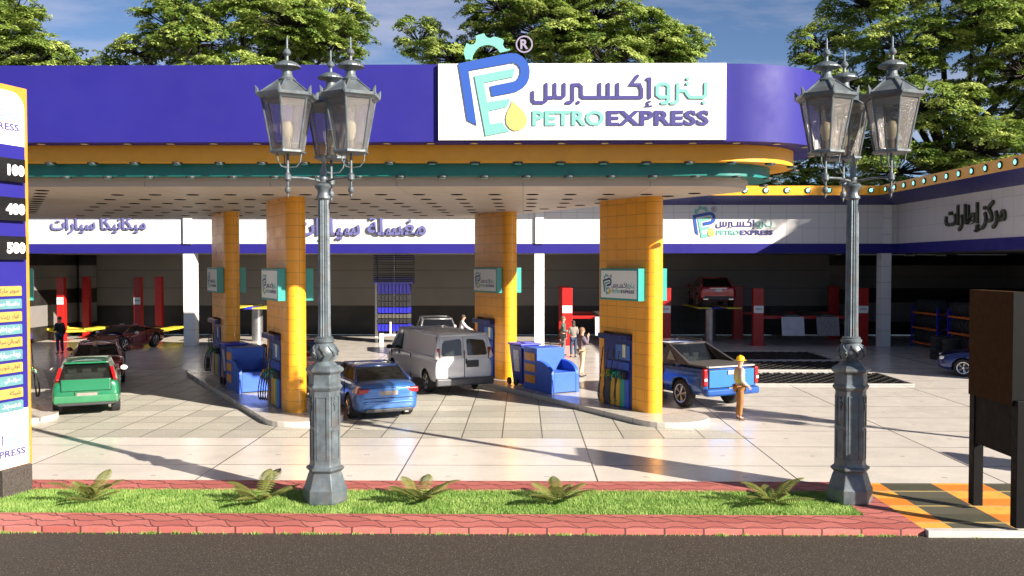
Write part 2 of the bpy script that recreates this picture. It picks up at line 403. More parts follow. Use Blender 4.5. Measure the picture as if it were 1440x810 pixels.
# asphalt with coloured grit
m, nt, b = _nt('asphalt'); v = coord(nt)
n1 = noise(nt, v, 30, 4, .85); n2 = noise(nt, v, 42, 2, .6); n3 = noise(nt, v, .6, 6, .6)
c = mixc(nt, ramp(nt, n1, .38, .62), (.013, .0085, .0045), (.054, .039, .025)); c = mixc(nt, ramp(nt, n2, .63, .68), c, (.26, .22, .18))
c = mixc(nt, mth(nt, 'MULTIPLY', ramp(nt, n3, .4, .75), .35), c, (.03, .027, .024))
nt.links.new(c, b.inputs['Base Color']); b.inputs['Roughness'].default_value = .85
bn = N(nt, 'ShaderNodeBump'); bn.inputs['Strength'].default_value = .7; bn.inputs['Distance'].default_value = .012; nt.links.new(n1, bn.inputs['Height']); nt.links.new(bn.outputs[0], b.inputs['Normal'])
rd = sheet('road', -150, 150, -12, 14.2, -.075, m)
M_slab = tiles('polished_slabs', (.70, .64, .565), (.06, .05, .04), 3.92, 1.96, .017, 'XY', off=(-2.47, 18.5), var=.045, rough=.22, speck=.10, speck_scale=14, bump=.15, spec=.5, stain=.34, dots=1)
pl_mb = MB(); pl_mb.box((0, 53.5, -.1), (140, 73, .2)); pl = pl_mb.build('forecourt_floor', M_slab); struct('forecourt floor', pl)
M_gran = tiles('granular_pavers', (.56, .53, .45), (.055, .05, .04), .98, .98, .017, 'XY', off=(-2.47, 21.4), var=.20, rough=.5, speck=.6, speck_scale=26, bump=.3, stain=.35)
gp = MB(); gp.add([(-60, 21.4, .004), (5.6, 21.4, .004), (5.6 - 8, 21.4 + 13.7, .004), (-60, 35.1, .004)], [(0, 1, 2, 3)])
struct('granular paving', gp.build('granular_paving', M_gran))
# yellow and grey chequered paving at the right end
m, nt, b = _nt('chequer'); s = N(nt, 'ShaderNodeSeparateXYZ'); nt.links.new(coord(nt), s.inputs[0])
cx = mth(nt, 'ABSOLUTE', mth(nt, 'MODULO', mth(nt, 'FLOOR', mth(nt, 'DIVIDE', mth(nt, 'ADD', s.outputs[0], -5.86), .98)), 2))
fy = mth(nt, 'DIVIDE', mth(nt, 'ADD', s.outputs[1], -13.44), 1.0); fr = mth(nt, 'FRACT', fy)
half = mth(nt, 'GREATER_THAN', fr, .5); seam = mth(nt, 'GREATER_THAN', mth(nt, 'ABSOLUTE', mth(nt, 'SUBTRACT', fr, .5)), .46)
n1 = noise(nt, coord(nt), 5, 6, .7)
org = mixc(nt, half, (.66, .20, .015), (.78, .36, .05)); gr = mixc(nt, half, (.055, .055, .035), (.085, .080, .055))
c = mixc(nt, cx, org, gr); c = mixc(nt, mth(nt, 'MULTIPLY', seam, .8), c, (.45, .33, .12)); c = mixc(nt, mth(nt, 'MULTIPLY', ramp(nt, n1, .45, .7), .35), c, (.12, .08, .03))
nt.links.new(c, b.inputs['Base Color']); b.inputs['Roughness'].default_value = .6
ck = MB(); ck.box((23.17, 15.55, -.06), (33.66, 3.0, .13)); struct('chequered paving', ck.build('chequered_paving', m))
kb = MB()
for i in range(17): kb.box((6.34 + 1 + i * 2.0, 13.98, -.032), (1.985, .17, .12))
struct('white kerb', kb.build('white_kerb', mat('kerb_white', (.5, .47, .42), .6, var=.1, bump=.3), bevel=.012))

# red interlocking pavers round the planting strip
m, nt, b = _nt('red_pavers'); s = N(nt, 'ShaderNodeSeparateXYZ'); nt.links.new(coord(nt), s.inputs[0])
PX = .62; RH = .30
tri = mth(nt, 'PINGPONG', mth(nt, 'DIVIDE', s.outputs[0], PX / 2), 1.0)
trap = mth(nt, 'MULTIPLY', ramp(nt, tri, .34, .66), .085)
yw = mth(nt, 'DIVIDE', mth(nt, 'ADD', s.outputs[1], trap), RH); row = mth(nt, 'FLOOR', yw); fyr = mth(nt, 'FRACT', yw)
jy = mth(nt, 'LESS_THAN', mth(nt, 'MINIMUM', fyr, mth(nt, 'SUBTRACT', 1, fyr)), .055)
xs = mth(nt, 'ADD', mth(nt, 'DIVIDE', s.outputs[0], PX), mth(nt, 'ADD', mth(nt, 'MULTIPLY', row, .5), mth(nt, 'MULTIPLY', fyr, .42)))
fx = mth(nt, 'FRACT', xs); jx = mth(nt, 'LESS_THAN', mth(nt, 'MINIMUM', fx, mth(nt, 'SUBTRACT', 1, fx)), .024)
j = mth(nt, 'MAXIMUM', jx, jy)
cell = N(nt, 'ShaderNodeTexWhiteNoise', noise_dimensions='2D'); cc = N(nt, 'ShaderNodeCombineXYZ'); nt.links.new(mth(nt, 'FLOOR', xs), cc.inputs[0]); nt.links.new(row, cc.inputs[1]); nt.links.new(cc.outputs[0], cell.inputs['Vector'])
c = mixc(nt, cell.outputs['Value'], (.36, .092, .078), (.48, .150, .125)); c = mixc(nt, mth(nt, 'MULTIPLY', ramp(nt, noise(nt, coord(nt), 28, 4), .4, .7), .5), c, (.29, .085, .07))
c = mixc(nt, j, c, (.085, .028, .025)); nt.links.new(c, b.inputs['Base Color']); b.inputs['Roughness'].default_value = .7
bn = N(nt, 'ShaderNodeBump'); bn.invert = True; bn.inputs['Strength'].default_value = .8; bn.inputs['Distance'].default_value = .012; nt.links.new(j, bn.inputs['Height']); nt.links.new(bn.outputs[0], b.inputs['Normal'])
rb = MB(); rb.box((-16.83, 14.39, -.05), (46.34, .80, .14)); struct('front brick border', rb.build('brick_border', m, bevel=.01))
rb = MB(); rb.box((-16.83, 16.72, -.05), (46.34, .72, .141)); struct('rear brick border', rb.build('brick_border', m, bevel=.01))
rb = MB(); rb.box((6.015, 15.575, -.05), (.65, 1.57, .142)); struct('end brick border', rb.build('brick_border', m, bevel=.01))
lawn = sheet('planting_bed', -40, 5.69, 14.79, 16.36, .0, mat('turf_soil', (.07, .14, .025), .9, var=.35, vs=6, bump=.5))

# ------------------------------------------------------------------ grass blades
def grass(name, spots, hmin, hmax, wd, m, label):
    n = len(spots); rng = np.random.default_rng(3)
    h = rng.uniform(hmin, hmax, n); a = rng.uniform(0, 2 * PI, n); ln = rng.uniform(.2, .9, n) * h; ww = rng.uniform(.6, 1.2, n) * wd
    b0 = rng.uniform(0, 2 * PI, n); P = np.array(spots)
    d = np.stack([np.cos(a), np.sin(a), np.zeros(n)], 1); q = np.stack([np.cos(b0), np.sin(b0), np.zeros(n)], 1)
    up = np.array([0, 0, 1.])
    v = np.empty((n, 5, 3)); v[:, 0] = P - q * ww[:, None]; v[:, 1] = P + q * ww[:, None]
    mid = P + d * (ln * .35)[:, None] + up * (h * .6)[:, None]
    v[:, 2] = mid + q * (ww * .7)[:, None]; v[:, 3] = mid - q * (ww * .7)[:, None]; v[:, 4] = P + d * ln[:, None] + up * h[:, None]
    me = bpy.data.meshes.new(name); me.vertices.add(n * 5); me.vertices.foreach_set('co', v.ravel())
    me.loops.add(n * 7); me.polygons.add(n * 2); k = np.arange(n)[:, None] * 5
    me.loops.foreach_set('vertex_index', np.concatenate([k + 0, k + 1, k + 2, k + 3, k + 3, k + 2, k + 4], 1).ravel())
    ls = np.stack([np.arange(n) * 7, np.arange(n) * 7 + 4], 1).ravel(); me.polygons.foreach_set('loop_start', ls)
    me.polygons.foreach_set('loop_total', np.tile([4, 3], n)); me.update(calc_edges=True); me.materials.append(m)
    o = bpy.data.objects.new(name, me); COL.objects.link(o); return tag(o, label, None, None, 'stuff')
def leaf_mat(name, c0, c1, trans=.35, scale=1.3):
    if name in MC: return MC[name]
    m = bpy.data.materials.new(name); m.use_nodes = True; nt = m.node_tree; b = nt.nodes['Principled BSDF']; o = nt.nodes['Material Output']
    v = coord(nt); c = mixc(nt, ramp(nt, noise(nt, v, scale, 5, .7), .32, .68), c0, c1)
    nt.links.new(c, b.inputs['Base Color']); b.inputs['Roughness'].default_value = .55; b.inputs['Specular IOR Level'].default_value = .3
    t = N(nt, 'ShaderNodeBsdfTranslucent'); nt.links.new(c, t.inputs[0]); mx = N(nt, 'ShaderNodeMixShader'); mx.inputs[0].default_value = trans
    nt.links.new(b.outputs[0], mx.inputs[1]); nt.links.new(t.outputs[0], mx.inputs[2]); nt.links.new(mx.outputs[0], o.inputs[0]); MC[name] = m; return m
rng = np.random.default_rng(1)
n = 95000
gx = rng.uniform(-12, 5.69, n); gy = rng.uniform(14.79, 16.36, n)
tag_ = grass('grass', np.stack([gx, gy, np.zeros(n)], 1), .018, .062, .0048, leaf_mat('grass_blade', (.15, .31, .045), (.44, .60, .17), .35, 2.4), 'short bright green grass in the planting strip')
sp_ = []
for i in range(60):
    x = rng.uniform(-9, 9.5); k = int(rng.integers(4, 30))
    for q in range(k): sp_.append((x + rng.normal(0, .045), 13.90 + rng.uniform(-.04, .03) - (.02 if x > 6.3 else -.05), -.075))
for i in range(500): sp_.append((rng.uniform(-9, 9.5), 13.93, -.075))
grass('weeds', np.array(sp_), .02, .055, .005, leaf_mat('grass_blade', None, None), 'small green weeds sprouting where the kerb meets the road')

# ------------------------------------------------------------------ ferns
def fern_mesh(seed):
    rnd = random.Random(seed); mb = MB()
    for k in range(9):
        a = 2 * PI * k / 9 + rnd.uniform(-.25, .25); L = rnd.uniform(.62, .95); up = rnd.uniform(.55, 1.05)
        pts = []; st = 22
        for i in range(st + 1):
            t = i / st; r = L * (t * .95 - .12 * t * t); z = up * (1.15 * t - .62 * t * t) * (.8 if k % 3 else .45) + .03
            pts.append(Vector((math.cos(a) * r, math.sin(a) * r, z)))
        mb.tube(pts, [.005 * (1 - .8 * i / st) for i in range(st + 1)], 4)
        side = Vector((-math.sin(a), math.cos(a), 0))
        for i in range(3, st):
            t = i / st; wd = .155 * math.sin(PI * min(1, t * .9 + .12)) ** .8; fw = (pts[i + 1] - pts[i]).normalized()
            for s in (-1, 1):
                d = side * s; tip = pts[i] + d * wd + fw * wd * .35 + Vector((0, 0, -wd * .30))
                hw = fw * L * .0155
                mid = pts[i] + d * wd * .5 + fw * wd * .12
                mb.add([pts[i] - hw, pts[i] + hw, mid + hw * 1.15, tip, mid - hw * 1.15], [(0, 1, 2, 3, 4)])
    return mb
M_fern = leaf_mat('fern_frond', (.10, .125, .025), (.25, .26, .07), .3, 3)
for i, (px, lab) in enumerate(((-7.6, 'olive green fern nearest the price sign'), (-4.63, 'olive green fern just left of the left lamp post'), (-1.8, 'olive green fern just right of the left lamp post'),
                               (.62, 'x'), (4.35, 'olive green fern just left of the right lamp post'))):
    if i == 3: lab = 'olive green fern midway between the two lamp posts'
    f = fern_mesh(i + 4).build('fern', M_fern, loc=(px, 15.5, 0), rz=.4 * i); tag(f, lab, 'fern', 'ferns in the grass strip')

# ------------------------------------------------------------------ canopy
UD = Vector((-.505, .863, 0)); VD = Vector((.863, .505, 0))
def lane(c0, s, v, z=0): return Vector((c0[0], c0[1], 0)) + UD * s + VD * v + Vector((0, 0, z))
def outline(cx, cy, r, back=36.5, left=-24.0, n=18):
    pts = [(left, cy - r)]
    for k in range(n + 1):
        a = -PI / 2 + R(120.3) * k / n; pts.append((cx + r * math.cos(a), cy + r * math.sin(a)))
    e = pts[-1]; t = (back - e[1]) / UD.y; pts.append((e[0] + UD.x * t, back)); pts.append((left, back)); return pts
canopy = thing('forecourt_canopy', 'large purple forecourt canopy with stepped orange and green bands and a pale downlit ceiling', 'canopy', (-8, 28, 0))
PC = Matrix.Translation((8, -28, 0))
def cp(name, mb, m, **k):
    o = mb.build(name, m, canopy, **k); o.location = (8, -28, 0); return o
mb = MB(); mb.prism(outline(4.75, 22.45, 2.62), 6.93, 8.64); cp('fascia', mb, M_purple, smooth=True)
mb = MB(); mb.prism(outline(4.62, 22.4, 2.05, 36.2), 6.55, 6.935); cp('orange_band', mb, M_orange, smooth=True)
mb = MB(); mb.prism(outline(4.38, 22.43, 1.74, 35.9), 6.26, 6.555); cp('green_band', mb, M_teal, smooth=True)
mb = MB(); mb.prism(outline(4.15, 22.5, 1.42, 35.3), 6.05, 6.265); cp('ceiling', mb, M_soff, smooth=True)
mb = MB(); mb.prism(outline(4.15, 22.5, 1.46, 35.33), 6.165, 6.262); cp('ceiling_trim', mb, mat('trim_beige', (.52, .44, .37), .5, var=.03))
# recessed downlights
dl = MB(); dl.lathe([(.165, 0), (.165, -.006), (.135, -.008), (.12, .0)], 20); 
dm = MB(); dm.cur = 0; dm.lathe([(.165, .0), (.165, -.010), (.145, -.012)], 20); dm.cur = 1; dm.lathe([(.14, -.004), (.14, -.014)], 20)
dmesh = dm.mesh('downlight', [mat('rim_dark', (.02, .016, .012), .8, spec=.1), mat('downlight_well', (.006, .005, .004), .9, spec=.05)])
spots = []
for iy, y in enumerate((23.5, 25.2, 26.8, 28.4, 30.1, 31.6, 33.5)):
    for ix in range(-20, 20):
        x = -11.75 + ix * 1.0
        xr = 5.1 - .585 * (y - 23.4) - 1.0
        if -23 < x < xr and x > -10.9 - .585 * (y - 23.4): spots.append((x, y))
for k in range(11):
    p = lane((4.45, 23.2), k * 1.06, 0); spots.append((p.x, p.y)) if k < 9 else None
    p = lane((-12.0, 22.1), k * 1.1, 0); spots.append((p.x, p.y))
spots.sort(key=lambda p: p[1])
for x, y in spots[:100]:
    o = bpy.data.objects.new('downlight', dmesh); COL.objects.link(o); o.parent = canopy; o.location = (x + 8, y - 28, 6.05)
rest = MB()
for x, y in spots[100:]: rest.cur = 0; rest.lathe([(.165, .0), (.165, -.010), (.145, -.012)], 20, c=(x, y, 6.05)); rest.cur = 1; rest.lathe([(.14, -.004), (.14, -.014)], 16, c=(x, y, 6.05))
if spots[100:]:
    o = rest.build('downlight', [MC['rim_dark'], MC['downlight_well']], canopy); o.location = (8, -28, 0); o['kind'] = 'stuff'
# small fittings below each step
fm = MB(); fm.cur = 0; fm.lathe([(.12, 0), (.12, -.035), (.09, -.05)], 16); fm.cur = 1; fm.lathe([(.085, -.045), (.08, -.056)], 12)
fmesh = fm.mesh('spotlight', [M_dark, mat('lens_teal', (.15, .5, .5), .2)])
fm2 = MB(); fm2.cur = 0; fm2.lathe([(.11, 0), (.11, -.012)], 16); fm2.cur = 1; fm2.lathe([(.09, -.008), (.085, -.016)], 12)
fmesh2 = fm2.mesh('spotlight', [M_dark, mat('lens_warm', (.75, .62, .4), .2)])
def ring(cx, cy, r, z, me, step, x0, n, dy=0):
    a = 0
    for k in range(n):
        x = x0 + k * step
        if x <= cx: p = (x, cy - r)
        else:
            t = (x - cx) / r
            if t > 2.0: break
            p = (cx + r * math.sin(t), cy - r * math.cos(t))
        o = bpy.data.objects.new('spotlight', me); COL.objects.link(o); o.parent = canopy; o.location = (p[0] + 8, p[1] - 28, z)
ring(4.8, 22.5, 2.45, 6.93, fmesh2, .98, -10.9, 22)
ring(4.7, 22.5, 2.06, 6.55, fmesh, .98, -10.9, 22)
ring(4.55, 22.5, 1.76, 6.26, fmesh, .98, -10.7, 22)

# brand board standing on the canopy fascia
cs = thing('canopy_sign', 'big white brand board with raised emblem on the front of the purple canopy', 'sign', (1.3, 19.8, 6.95))
S1 = 19.7 / 1250
mb = MB(); mb.box((0, -.01, .845), (403 * S1, .10, 106.6 * S1)); mb.build('board', M_board, cs, bevel=.004)
add_logo(cs, wallM((-403 * S1 / 2, -.061, .0), (1, 0, 0)), S1, .028)

# ------------------------------------------------------------------ columns, islands
C0 = [(3.55, 24.37), (-6.25, 24.37), (-14.08, 24.37)]
FL = 2.05; RC = .27; TOPZ = 6.06
def column_mesh():
    pts = []; n = 12
    for k in range(n + 1): a = -PI / 2 - PI * 0 + PI + PI * k / n; pts.append((RC * math.cos(a), RC * math.sin(a)))  # placeholder order fixed below
    pts = []
    for k in range(n + 1): a = PI + PI * k / n; pts.append((RC * math.cos(a), RC * math.sin(a)))           # near end (towards -s)
    for k in range(n + 1): a = PI * k / n; pts.append((RC * math.cos(a), FL + RC * math.sin(a)))
    per = [0]
    for i in range(len(pts)): per.append(per[-1] + math.dist(pts[i], pts[(i + 1) % len(pts)]))
    me = bpy.data.meshes.new('column'); N_ = len(pts); z0, z1 = .14, TOPZ
    vs = [(x, y, z0) for x, y in pts] + [(x, y, z1) for x, y in pts]
    fs = [(i, (i + 1) % N_, N_ + (i + 1) % N_, N_ + i) for i in range(N_)] + [tuple(range(N_ - 1, -1, -1)), tuple(range(N_, 2 * N_))]
    me.from_pydata(vs, [], fs); uv = me.uv_layers.new(name='UVMap')
    for p in me.polygons:
        for li in p.loop_indices:
            vi = me.loops[li].vertex_index; k = vi % N_
            if p.index < N_:
                u = per[k] if not (p.index == N_ - 1 and k == 0) else per[N_]
                uv.data[li].uv = (u, me.vertices[vi].co.z - .14)
            else: uv.data[li].uv = (me.vertices[vi].co.x, me.vertices[vi].co.y)
    me.materials.append(M_col)
    me.polygons.foreach_set('use_smooth', [True] * len(me.polygons)); me.set_sharp_from_angle(angle=R(30))
    return me
ROT = math.atan2(-UD.x, UD.y)      # local +y runs along the island
tmp = bpy.data.objects.new('tmp', column_mesh()); COL.objects.link(tmp)
for sx in (-1, 1):
    ct = MB(); ct.box((sx * (RC + .07), 1.225, 1.2), (.42, 1.35, 2.16)); c_ = ct.build('cut', M_orange)
    md = tmp.modifiers.new('b', 'BOOLEAN'); md.object = c_; md.operation = 'DIFFERENCE'; md.solver = 'EXACT'
bake(tmp); col_me = tmp.data; remove(tmp)
for o in [o for o in COL.objects if o.name.startswith('cut')]: remove(o)
cols = []
names = ['orange tiled canopy column nearest the blue pickup', 'orange tiled canopy column just left of the left lamp post', 'orange tiled column behind the price sign at the left edge']
names_f = ['orange tiled canopy column beside the white van', 'orange tiled canopy column farthest left and behind the blue display stand', 'orange tiled column hidden beyond the price sign']
for i, c0 in enumerate(C0):
    for far in (0, 1):
        if i == 2 and far: continue
        p = lane(c0, 8.0 * far, 0)
        t = bpy.data.objects.new('canopy_column', col_me); COL.objects.link(t); t.location = p; t.rotation_euler = (0, 0, ROT)
        tag(t, (names_f if far else names)[i], 'column', 'orange tiled columns under the canopy'); cols.append((p, i, far))

# ------------------------------------------------------------------ column signs
place_n = {(0, 0): 'column nearest the blue pickup', (0, 1): 'column beside the white van', (1, 0): 'column next to the left lamp post', (1, 1): 'farthest left column', (2, 0): 'column behind the price sign'}
def column_sign(p, side, lab):
    t = thing('column_sign', lab, 'sign', p + Vector((0, 0, 3.2)), ROT, 'brand signs on the columns')
    x = side * (RC + .115)
    mb = MB(); mb.box((x, .89, .445), (.225, 1.78, .89)); mb.build('frame', mat('teal_box', (.02, .26, .225), .35, var=.05), t, bevel=.008)
    x2 = side * (RC + .23)
    mb = MB(); mb.box((x2, .89, .445), (.012, 1.66, .77)); mb.build('face', M_board, t)
    if side < 0:
        add_logo(t, wallM((x2 - .0065, 1.64, .10), (0, -1, 0)) @ Matrix.Translation((-.10, .02, 0)), 1.60 / 385, .004, True)
    else:
        add_logo(t, wallM((x2 + .0065, .14, .10), (0, 1, 0)) @ Matrix.Translation((-.10, .02, 0)), 1.60 / 385, .004, True)
    return t
for p, i, far in cols:
    column_sign(p, -1, 'white teal-framed brand sign on the ' + place_n[(i, far)]) if i < 2 else None
    column_sign(p, 1, 'teal sign edge on the right side of the ' + place_n[(i, far)])

# ------------------------------------------------------------------ islands (raised kerbs)
M_isl = tiles('island_slab', (.60, .55, .48), (.16, .14, .12), 1.3, 6, .012, 'YZ', off=(-.5, -3), var=.03, rough=.25, speck=.15, speck_scale=30, stain=.25)
for i, c0 in enumerate(C0):
    r = 1.05; s0, s1 = -.72, 10.9; pts = []
    for k in range(17): a = PI + PI * k / 16; pts.append((r * math.cos(a), s0 + r * math.sin(a)))
    for k in range(17): a = PI * k / 16; pts.append((r * math.cos(a), s1 + r * math.sin(a)))
    mb = MB(); mb.prism(pts, 0.0, .15)
    o = mb.build('pump_island', M_isl, bevel=.015); o.location = (c0[0], c0[1], 0); o.rotation_euler = (0, 0, ROT); o['kind'] = 'structure'; o['label'] = 'raised pump island'

# ------------------------------------------------------------------ fuel pumps
M_pb = mat('pump_blue', (.012, .02, .16), .35, var=.08); M_pb2 = mat('pump_blue_bright', (.03, .08, .42), .3)
hose = mat('hose_black', (.012, .012, .012), .45)
def make_pump(side):
    t = thing('fuel_pump', 'x', 'fuel pump', (0, 0, 0), 0, 'fuel pumps set into the columns')
    s = side
    mb = MB(); mb.box((s * (RC - .08), 1.225, 1.10), (.16, 1.30, 1.98)); mb.build('cabinet', M_pb, t, bevel=.01)
    mb = MB(); mb.box((s * (RC + .03), 1.26, 2.14), (.34, 1.36, .15)); mb.build('hood', mat('pump_hood', (.012, .022, .13), .3), t, bevel=.02)
    mb = MB(); mb.box((s * (RC + .03), .95, 1.72), (.05, .62, .42)); sc_ = mb.build('screen', mat('pump_screen', (.10, .2, .5), .15), t, bevel=.01)
    mb = MB(); mb.box((s * (RC + .058), .86, 1.76), (.01, .13, .36)); mb.build('notice', mat('notice_cream', (.8, .72, .4), .5), sc_)
    mb = MB(); mb.box((s * (RC + .03), 1.2, 1.34), (.05, 1.1, .22)); mb.build('control_panel', M_pb2, t, bevel=.008)
    cs_ = [((.75, .45, .03), 'nozzle_yellow'), ((.02, .22, .07), 'nozzle_green'), ((.04, .35, .28), 'nozzle_teal'), ((.03, .03, .03), 'nozzle_black')]
    strips = [((.02, .02, .03), 'stripe_black', 1.66), ((.75, .42, .03), 'stripe_yellow', 1.45), ((.75, .42, .03), 'stripe_yellow', 1.2), ((.03, .35, .26), 'stripe_green', .98), ((.03, .10, .5), 'stripe_blue', .78)]
    for c, nm, y in strips:
        mb = MB(); mb.box((s * (RC + .012), y, .56), (.03, .19, .78)); mb.build('stripe_panel', mat(nm, c, .35), t, bevel=.004)
    for k, (y, (c, nm)) in enumerate(zip((1.62, 1.36, 1.10, .84), cs_)):
        mb = MB(); mb.box((s * (RC + .08), y, 1.08), (.13, .10, .2)); mb.box((s * (RC + .17), y, 1.13), (.16, .05, .06)); mb.tube([(s * (RC + .2), y, 1.13), (s * (RC + .29), y, 1.06), (s * (RC + .31), y, .98)], .02, 6)
        nz_ = mb.build('nozzle', mat(nm, c, .4), t, bevel=.012)
        h = MB(); pth = []
        for q in range(25):
            u = q / 24
            if u < .5:
                w_ = u * 2; pth.append((s * (RC + .30 + .07 * math.sin(PI * w_)), y + .05 * math.sin(PI * w_), 1.0 - (.72 - .03 * k) * math.sin(PI / 2 * w_)))
            else:
                w_ = (u - .5) * 2; pth.append((s * (RC + .30 - .12 * w_), y + .10 + .05 * math.sin(PI * w_) - .03 * w_, .28 + .03 * k + (1.55 - .05 * k) * w_ ** 1.2))
        h.tube(pth, .016, 6); h.build('hose', hose, t, smooth=True)
    return t
pumps = {-1: make_pump(-1), 1: make_pump(1)}; used = set()
pl_lab = {-1: 'blue fuel pump with hoses on the ', 1: 'fuel pump on the right of the '}
for p, i, far in cols:
    for s in (-1, 1):
        if s == 1 and far: continue
        if s == -1 and i == 2: continue
        lab = pl_lab[s] + place_n[(i, far)]
        if s in used: q = dup(pumps[s], label=lab)
        else: q = pumps[s]; q['label'] = lab; used.add(s)
        q.location = p + Vector((0, 0, .01)); q.rotation_euler = (0, 0, ROT)
# ------------------------------------------------------------------ service building (U-shaped garage behind the forecourt)
bd = thing('service_building', 'long low garage building with white fascia, purple band and orange top strip wrapping the forecourt', 'building', (0, 45.5, 0))
IB = Matrix.Translation((0, -45.5, 0))
def bp(name, mb, m, parent=None, **k):
    o = mb.build(name, m, parent or bd, **k)
    if parent is None: o.location = (0, -45.5, 0)
    return o
YF, XW, YE, XR = 45.5, 19.0, 30.6, 29.0
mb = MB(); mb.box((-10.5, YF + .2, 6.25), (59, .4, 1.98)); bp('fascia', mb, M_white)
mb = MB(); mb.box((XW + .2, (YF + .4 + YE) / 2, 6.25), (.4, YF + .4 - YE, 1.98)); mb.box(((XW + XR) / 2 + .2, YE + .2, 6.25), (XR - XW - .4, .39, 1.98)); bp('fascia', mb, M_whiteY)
mb = MB(); mb.box((-10.5 - .02, YF + .19, 5.02), (59.0, .44, .48)); mb.box((XW + .19, (YF - .04 + YE) / 2, 5.02), (.44, YF - .04 - YE, .48)); mb.box(((XW + XR) / 2 + .2, YE + .19, 5.02), (XR - XW - .42, .43, .48)); bp('purple_band', mb, M_purple)
# sloped navy soffit below the projecting orange strip
mb = MB(); E2 = 1.45
mb.add([(-40, YF - E2, 7.62), (XW - E2, YF - E2, 7.62), (XW - E2, YE - E2, 7.62), (XR, YE - E2, 7.62),
        (-40, YF, 7.235), (XW, YF, 7.235), (XW, YE, 7.235), (XR, YE, 7.235),
        (-40, YF, 7.63), (XW, YF, 7.63), (XW, YE, 7.63), (XR, YE, 7.63)], [(0, 1, 5, 4), (1, 2, 6, 5), (2, 3, 7, 6)])
bp('navy_soffit', mb, M_navy)
mb = MB(); op = [(-40, YF - E2), (XW - E2, YF - E2), (XW - E2, YE - E2), (XR, YE - E2), (XR, YE - E2 + .25), (XW - E2 + .25, YE - E2 + .25), (XW - E2 + .25, YF - E2 + .25), (-40, YF - E2 + .25)]
mb.prism(op, 7.615, 8.08); M_ostrip = tiles('orange_strip', ORANGE, (.3, .12, .02), .8, .8, .01, 'XY', var=.03, rough=.35); bp('orange_strip', mb, M_orange)
# deck behind strip, main roof
mb = MB(); mb.box((-10.6, (YF + 53.5) / 2, 7.76), (59, 8.8, .24)); mb.box(((XW + XR) / 2, (YE + 53.5) / 2, 7.765), (XR - XW + 2.5, 53.5 - YE + 2.5, .238)); bp('roof', mb, mat('roof_grey', (.3, .29, .28), .8))
# small round lights along the strip
lm = MB(); My = Matrix.Rotation(PI / 2, 3, 'X')
lm.cur = 0; lm.lathe([(.15, 0), (.15, .03), (.11, .045)], 20, M=My); lm.cur = 1; lm.lathe([(.105, .03), (.09, .05)], 20, M=My)
lmesh = lm.mesh('strip_light', [M_blackg, mat('strip_light_lens', (.3, .85, .8), .3, emit=(.25, .9, .85), es=.55)])
for k in range(30):
    o = bpy.data.objects.new('strip_light', lmesh); COL.objects.link(o); o.parent = bd; o.location = (17.1 - k * 1.03, -E2, 7.85)
for k in range(15):
    o = bpy.data.objects.new('strip_light', lmesh); COL.objects.link(o); o.parent = bd; o.rotation_euler = (0, 0, -PI / 2); o.location = (XW - E2, -E2 - .75 - k * 1.03, 7.85)
# pilasters on the fascia and pillars under it
M_pil = tiles('pillar_tile', (.78, .77, .75), (.4, .39, .38), 1.2, .82, .010, 'XZ', off=(.1, 0), var=.02, rough=.35)
for x, wd in ((-17.2, .56), (.84, .5), (18.5, .5)):
    mb = MB(); mb.box((x, YF - .06, 6.24), (.42, .14, 1.96)); bp('pilaster', mb, M_pil)
    mb = MB(); mb.box((x, YF + .32, 2.39), (wd, .62, 4.78)); bp('pillar', mb, M_pil)
mb = MB(); mb.box((XW + .32, YE + .35, 2.39), (.6, .6, 4.78)); bp('pillar', mb, M_pil)
# walls
def striped(name):
    if name in MC: return MC[name]
    m, nt, b = _nt(name); s = N(nt, 'ShaderNodeSeparateXYZ'); nt.links.new(coord(nt), s.inputs[0]); z = s.outputs[2]
    def band(a, c): return mth(nt, 'MULTIPLY', mth(nt, 'GREATER_THAN', z, a), mth(nt, 'LESS_THAN', z, c))
    k = mth(nt, 'ADD', mth(nt, 'ADD', band(-1, .8), band(1.95, 2.8)), band(4.15, 9))
    seam = mth(nt, 'LESS_THAN', mth(nt, 'ABSOLUTE', mth(nt, 'SUBTRACT', z, 3.47)), .012)
    c = mixc(nt, k, (.22, .205, .19), (.010, .009, .008)); c = mixc(nt, seam, c, (.05, .05, .05))
    c = mixc(nt, mth(nt, 'MULTIPLY', ramp(nt, noise(nt, coord(nt), .9, 6), .4, .75), .25), c, (.12, .11, .10))
    nt.links.new(c, b.inputs['Base Color']); b.inputs['Roughness'].default_value = .45; MC[name] = m; return m
m, nt, b = _nt('garage_wall'); s = N(nt, 'ShaderNodeSeparateXYZ'); nt.links.new(coord(nt), s.inputs[0]); z = s.outputs[2]
k = mth(nt, 'LESS_THAN', z, 1.74); fz = mth(nt, 'FRACT', mth(nt, 'DIVIDE', mth(nt, 'SUBTRACT', z, 1.74), 1.06)); se = mth(nt, 'LESS_THAN', mth(nt, 'MINIMUM', fz, mth(nt, 'SUBTRACT', 1, fz)), .015)
c = mixc(nt, k, (.185, .168, .15), (.010, .009, .008)); c = mixc(nt, mth(nt, 'MULTIPLY', se, .85), c, (.03, .03, .03))
c = mixc(nt, mth(nt, 'MULTIPLY', ramp(nt, noise(nt, coord(nt), .7, 6), .4, .75), .3), c, (.10, .09, .08))
nt.links.new(c, b.inputs['Base Color']); b.inputs['Roughness'].default_value = .5; M_gw = m
mb = MB(); mb.box((-4, 53.15, 2.4), (45.2, .3, 4.76)); bp('rear_wall', mb, M_gw)
mb = MB(); mb.box((-33, 53.15, 2.4), (12.7, .3, 4.75)); bp('rear_wall', mb, striped('striped_wall')); mb = MB(); mb.box((23.9, 53.15, 2.4), (10.5, .3, 4.75)); bp('rear_wall', mb, striped('striped_wall'))
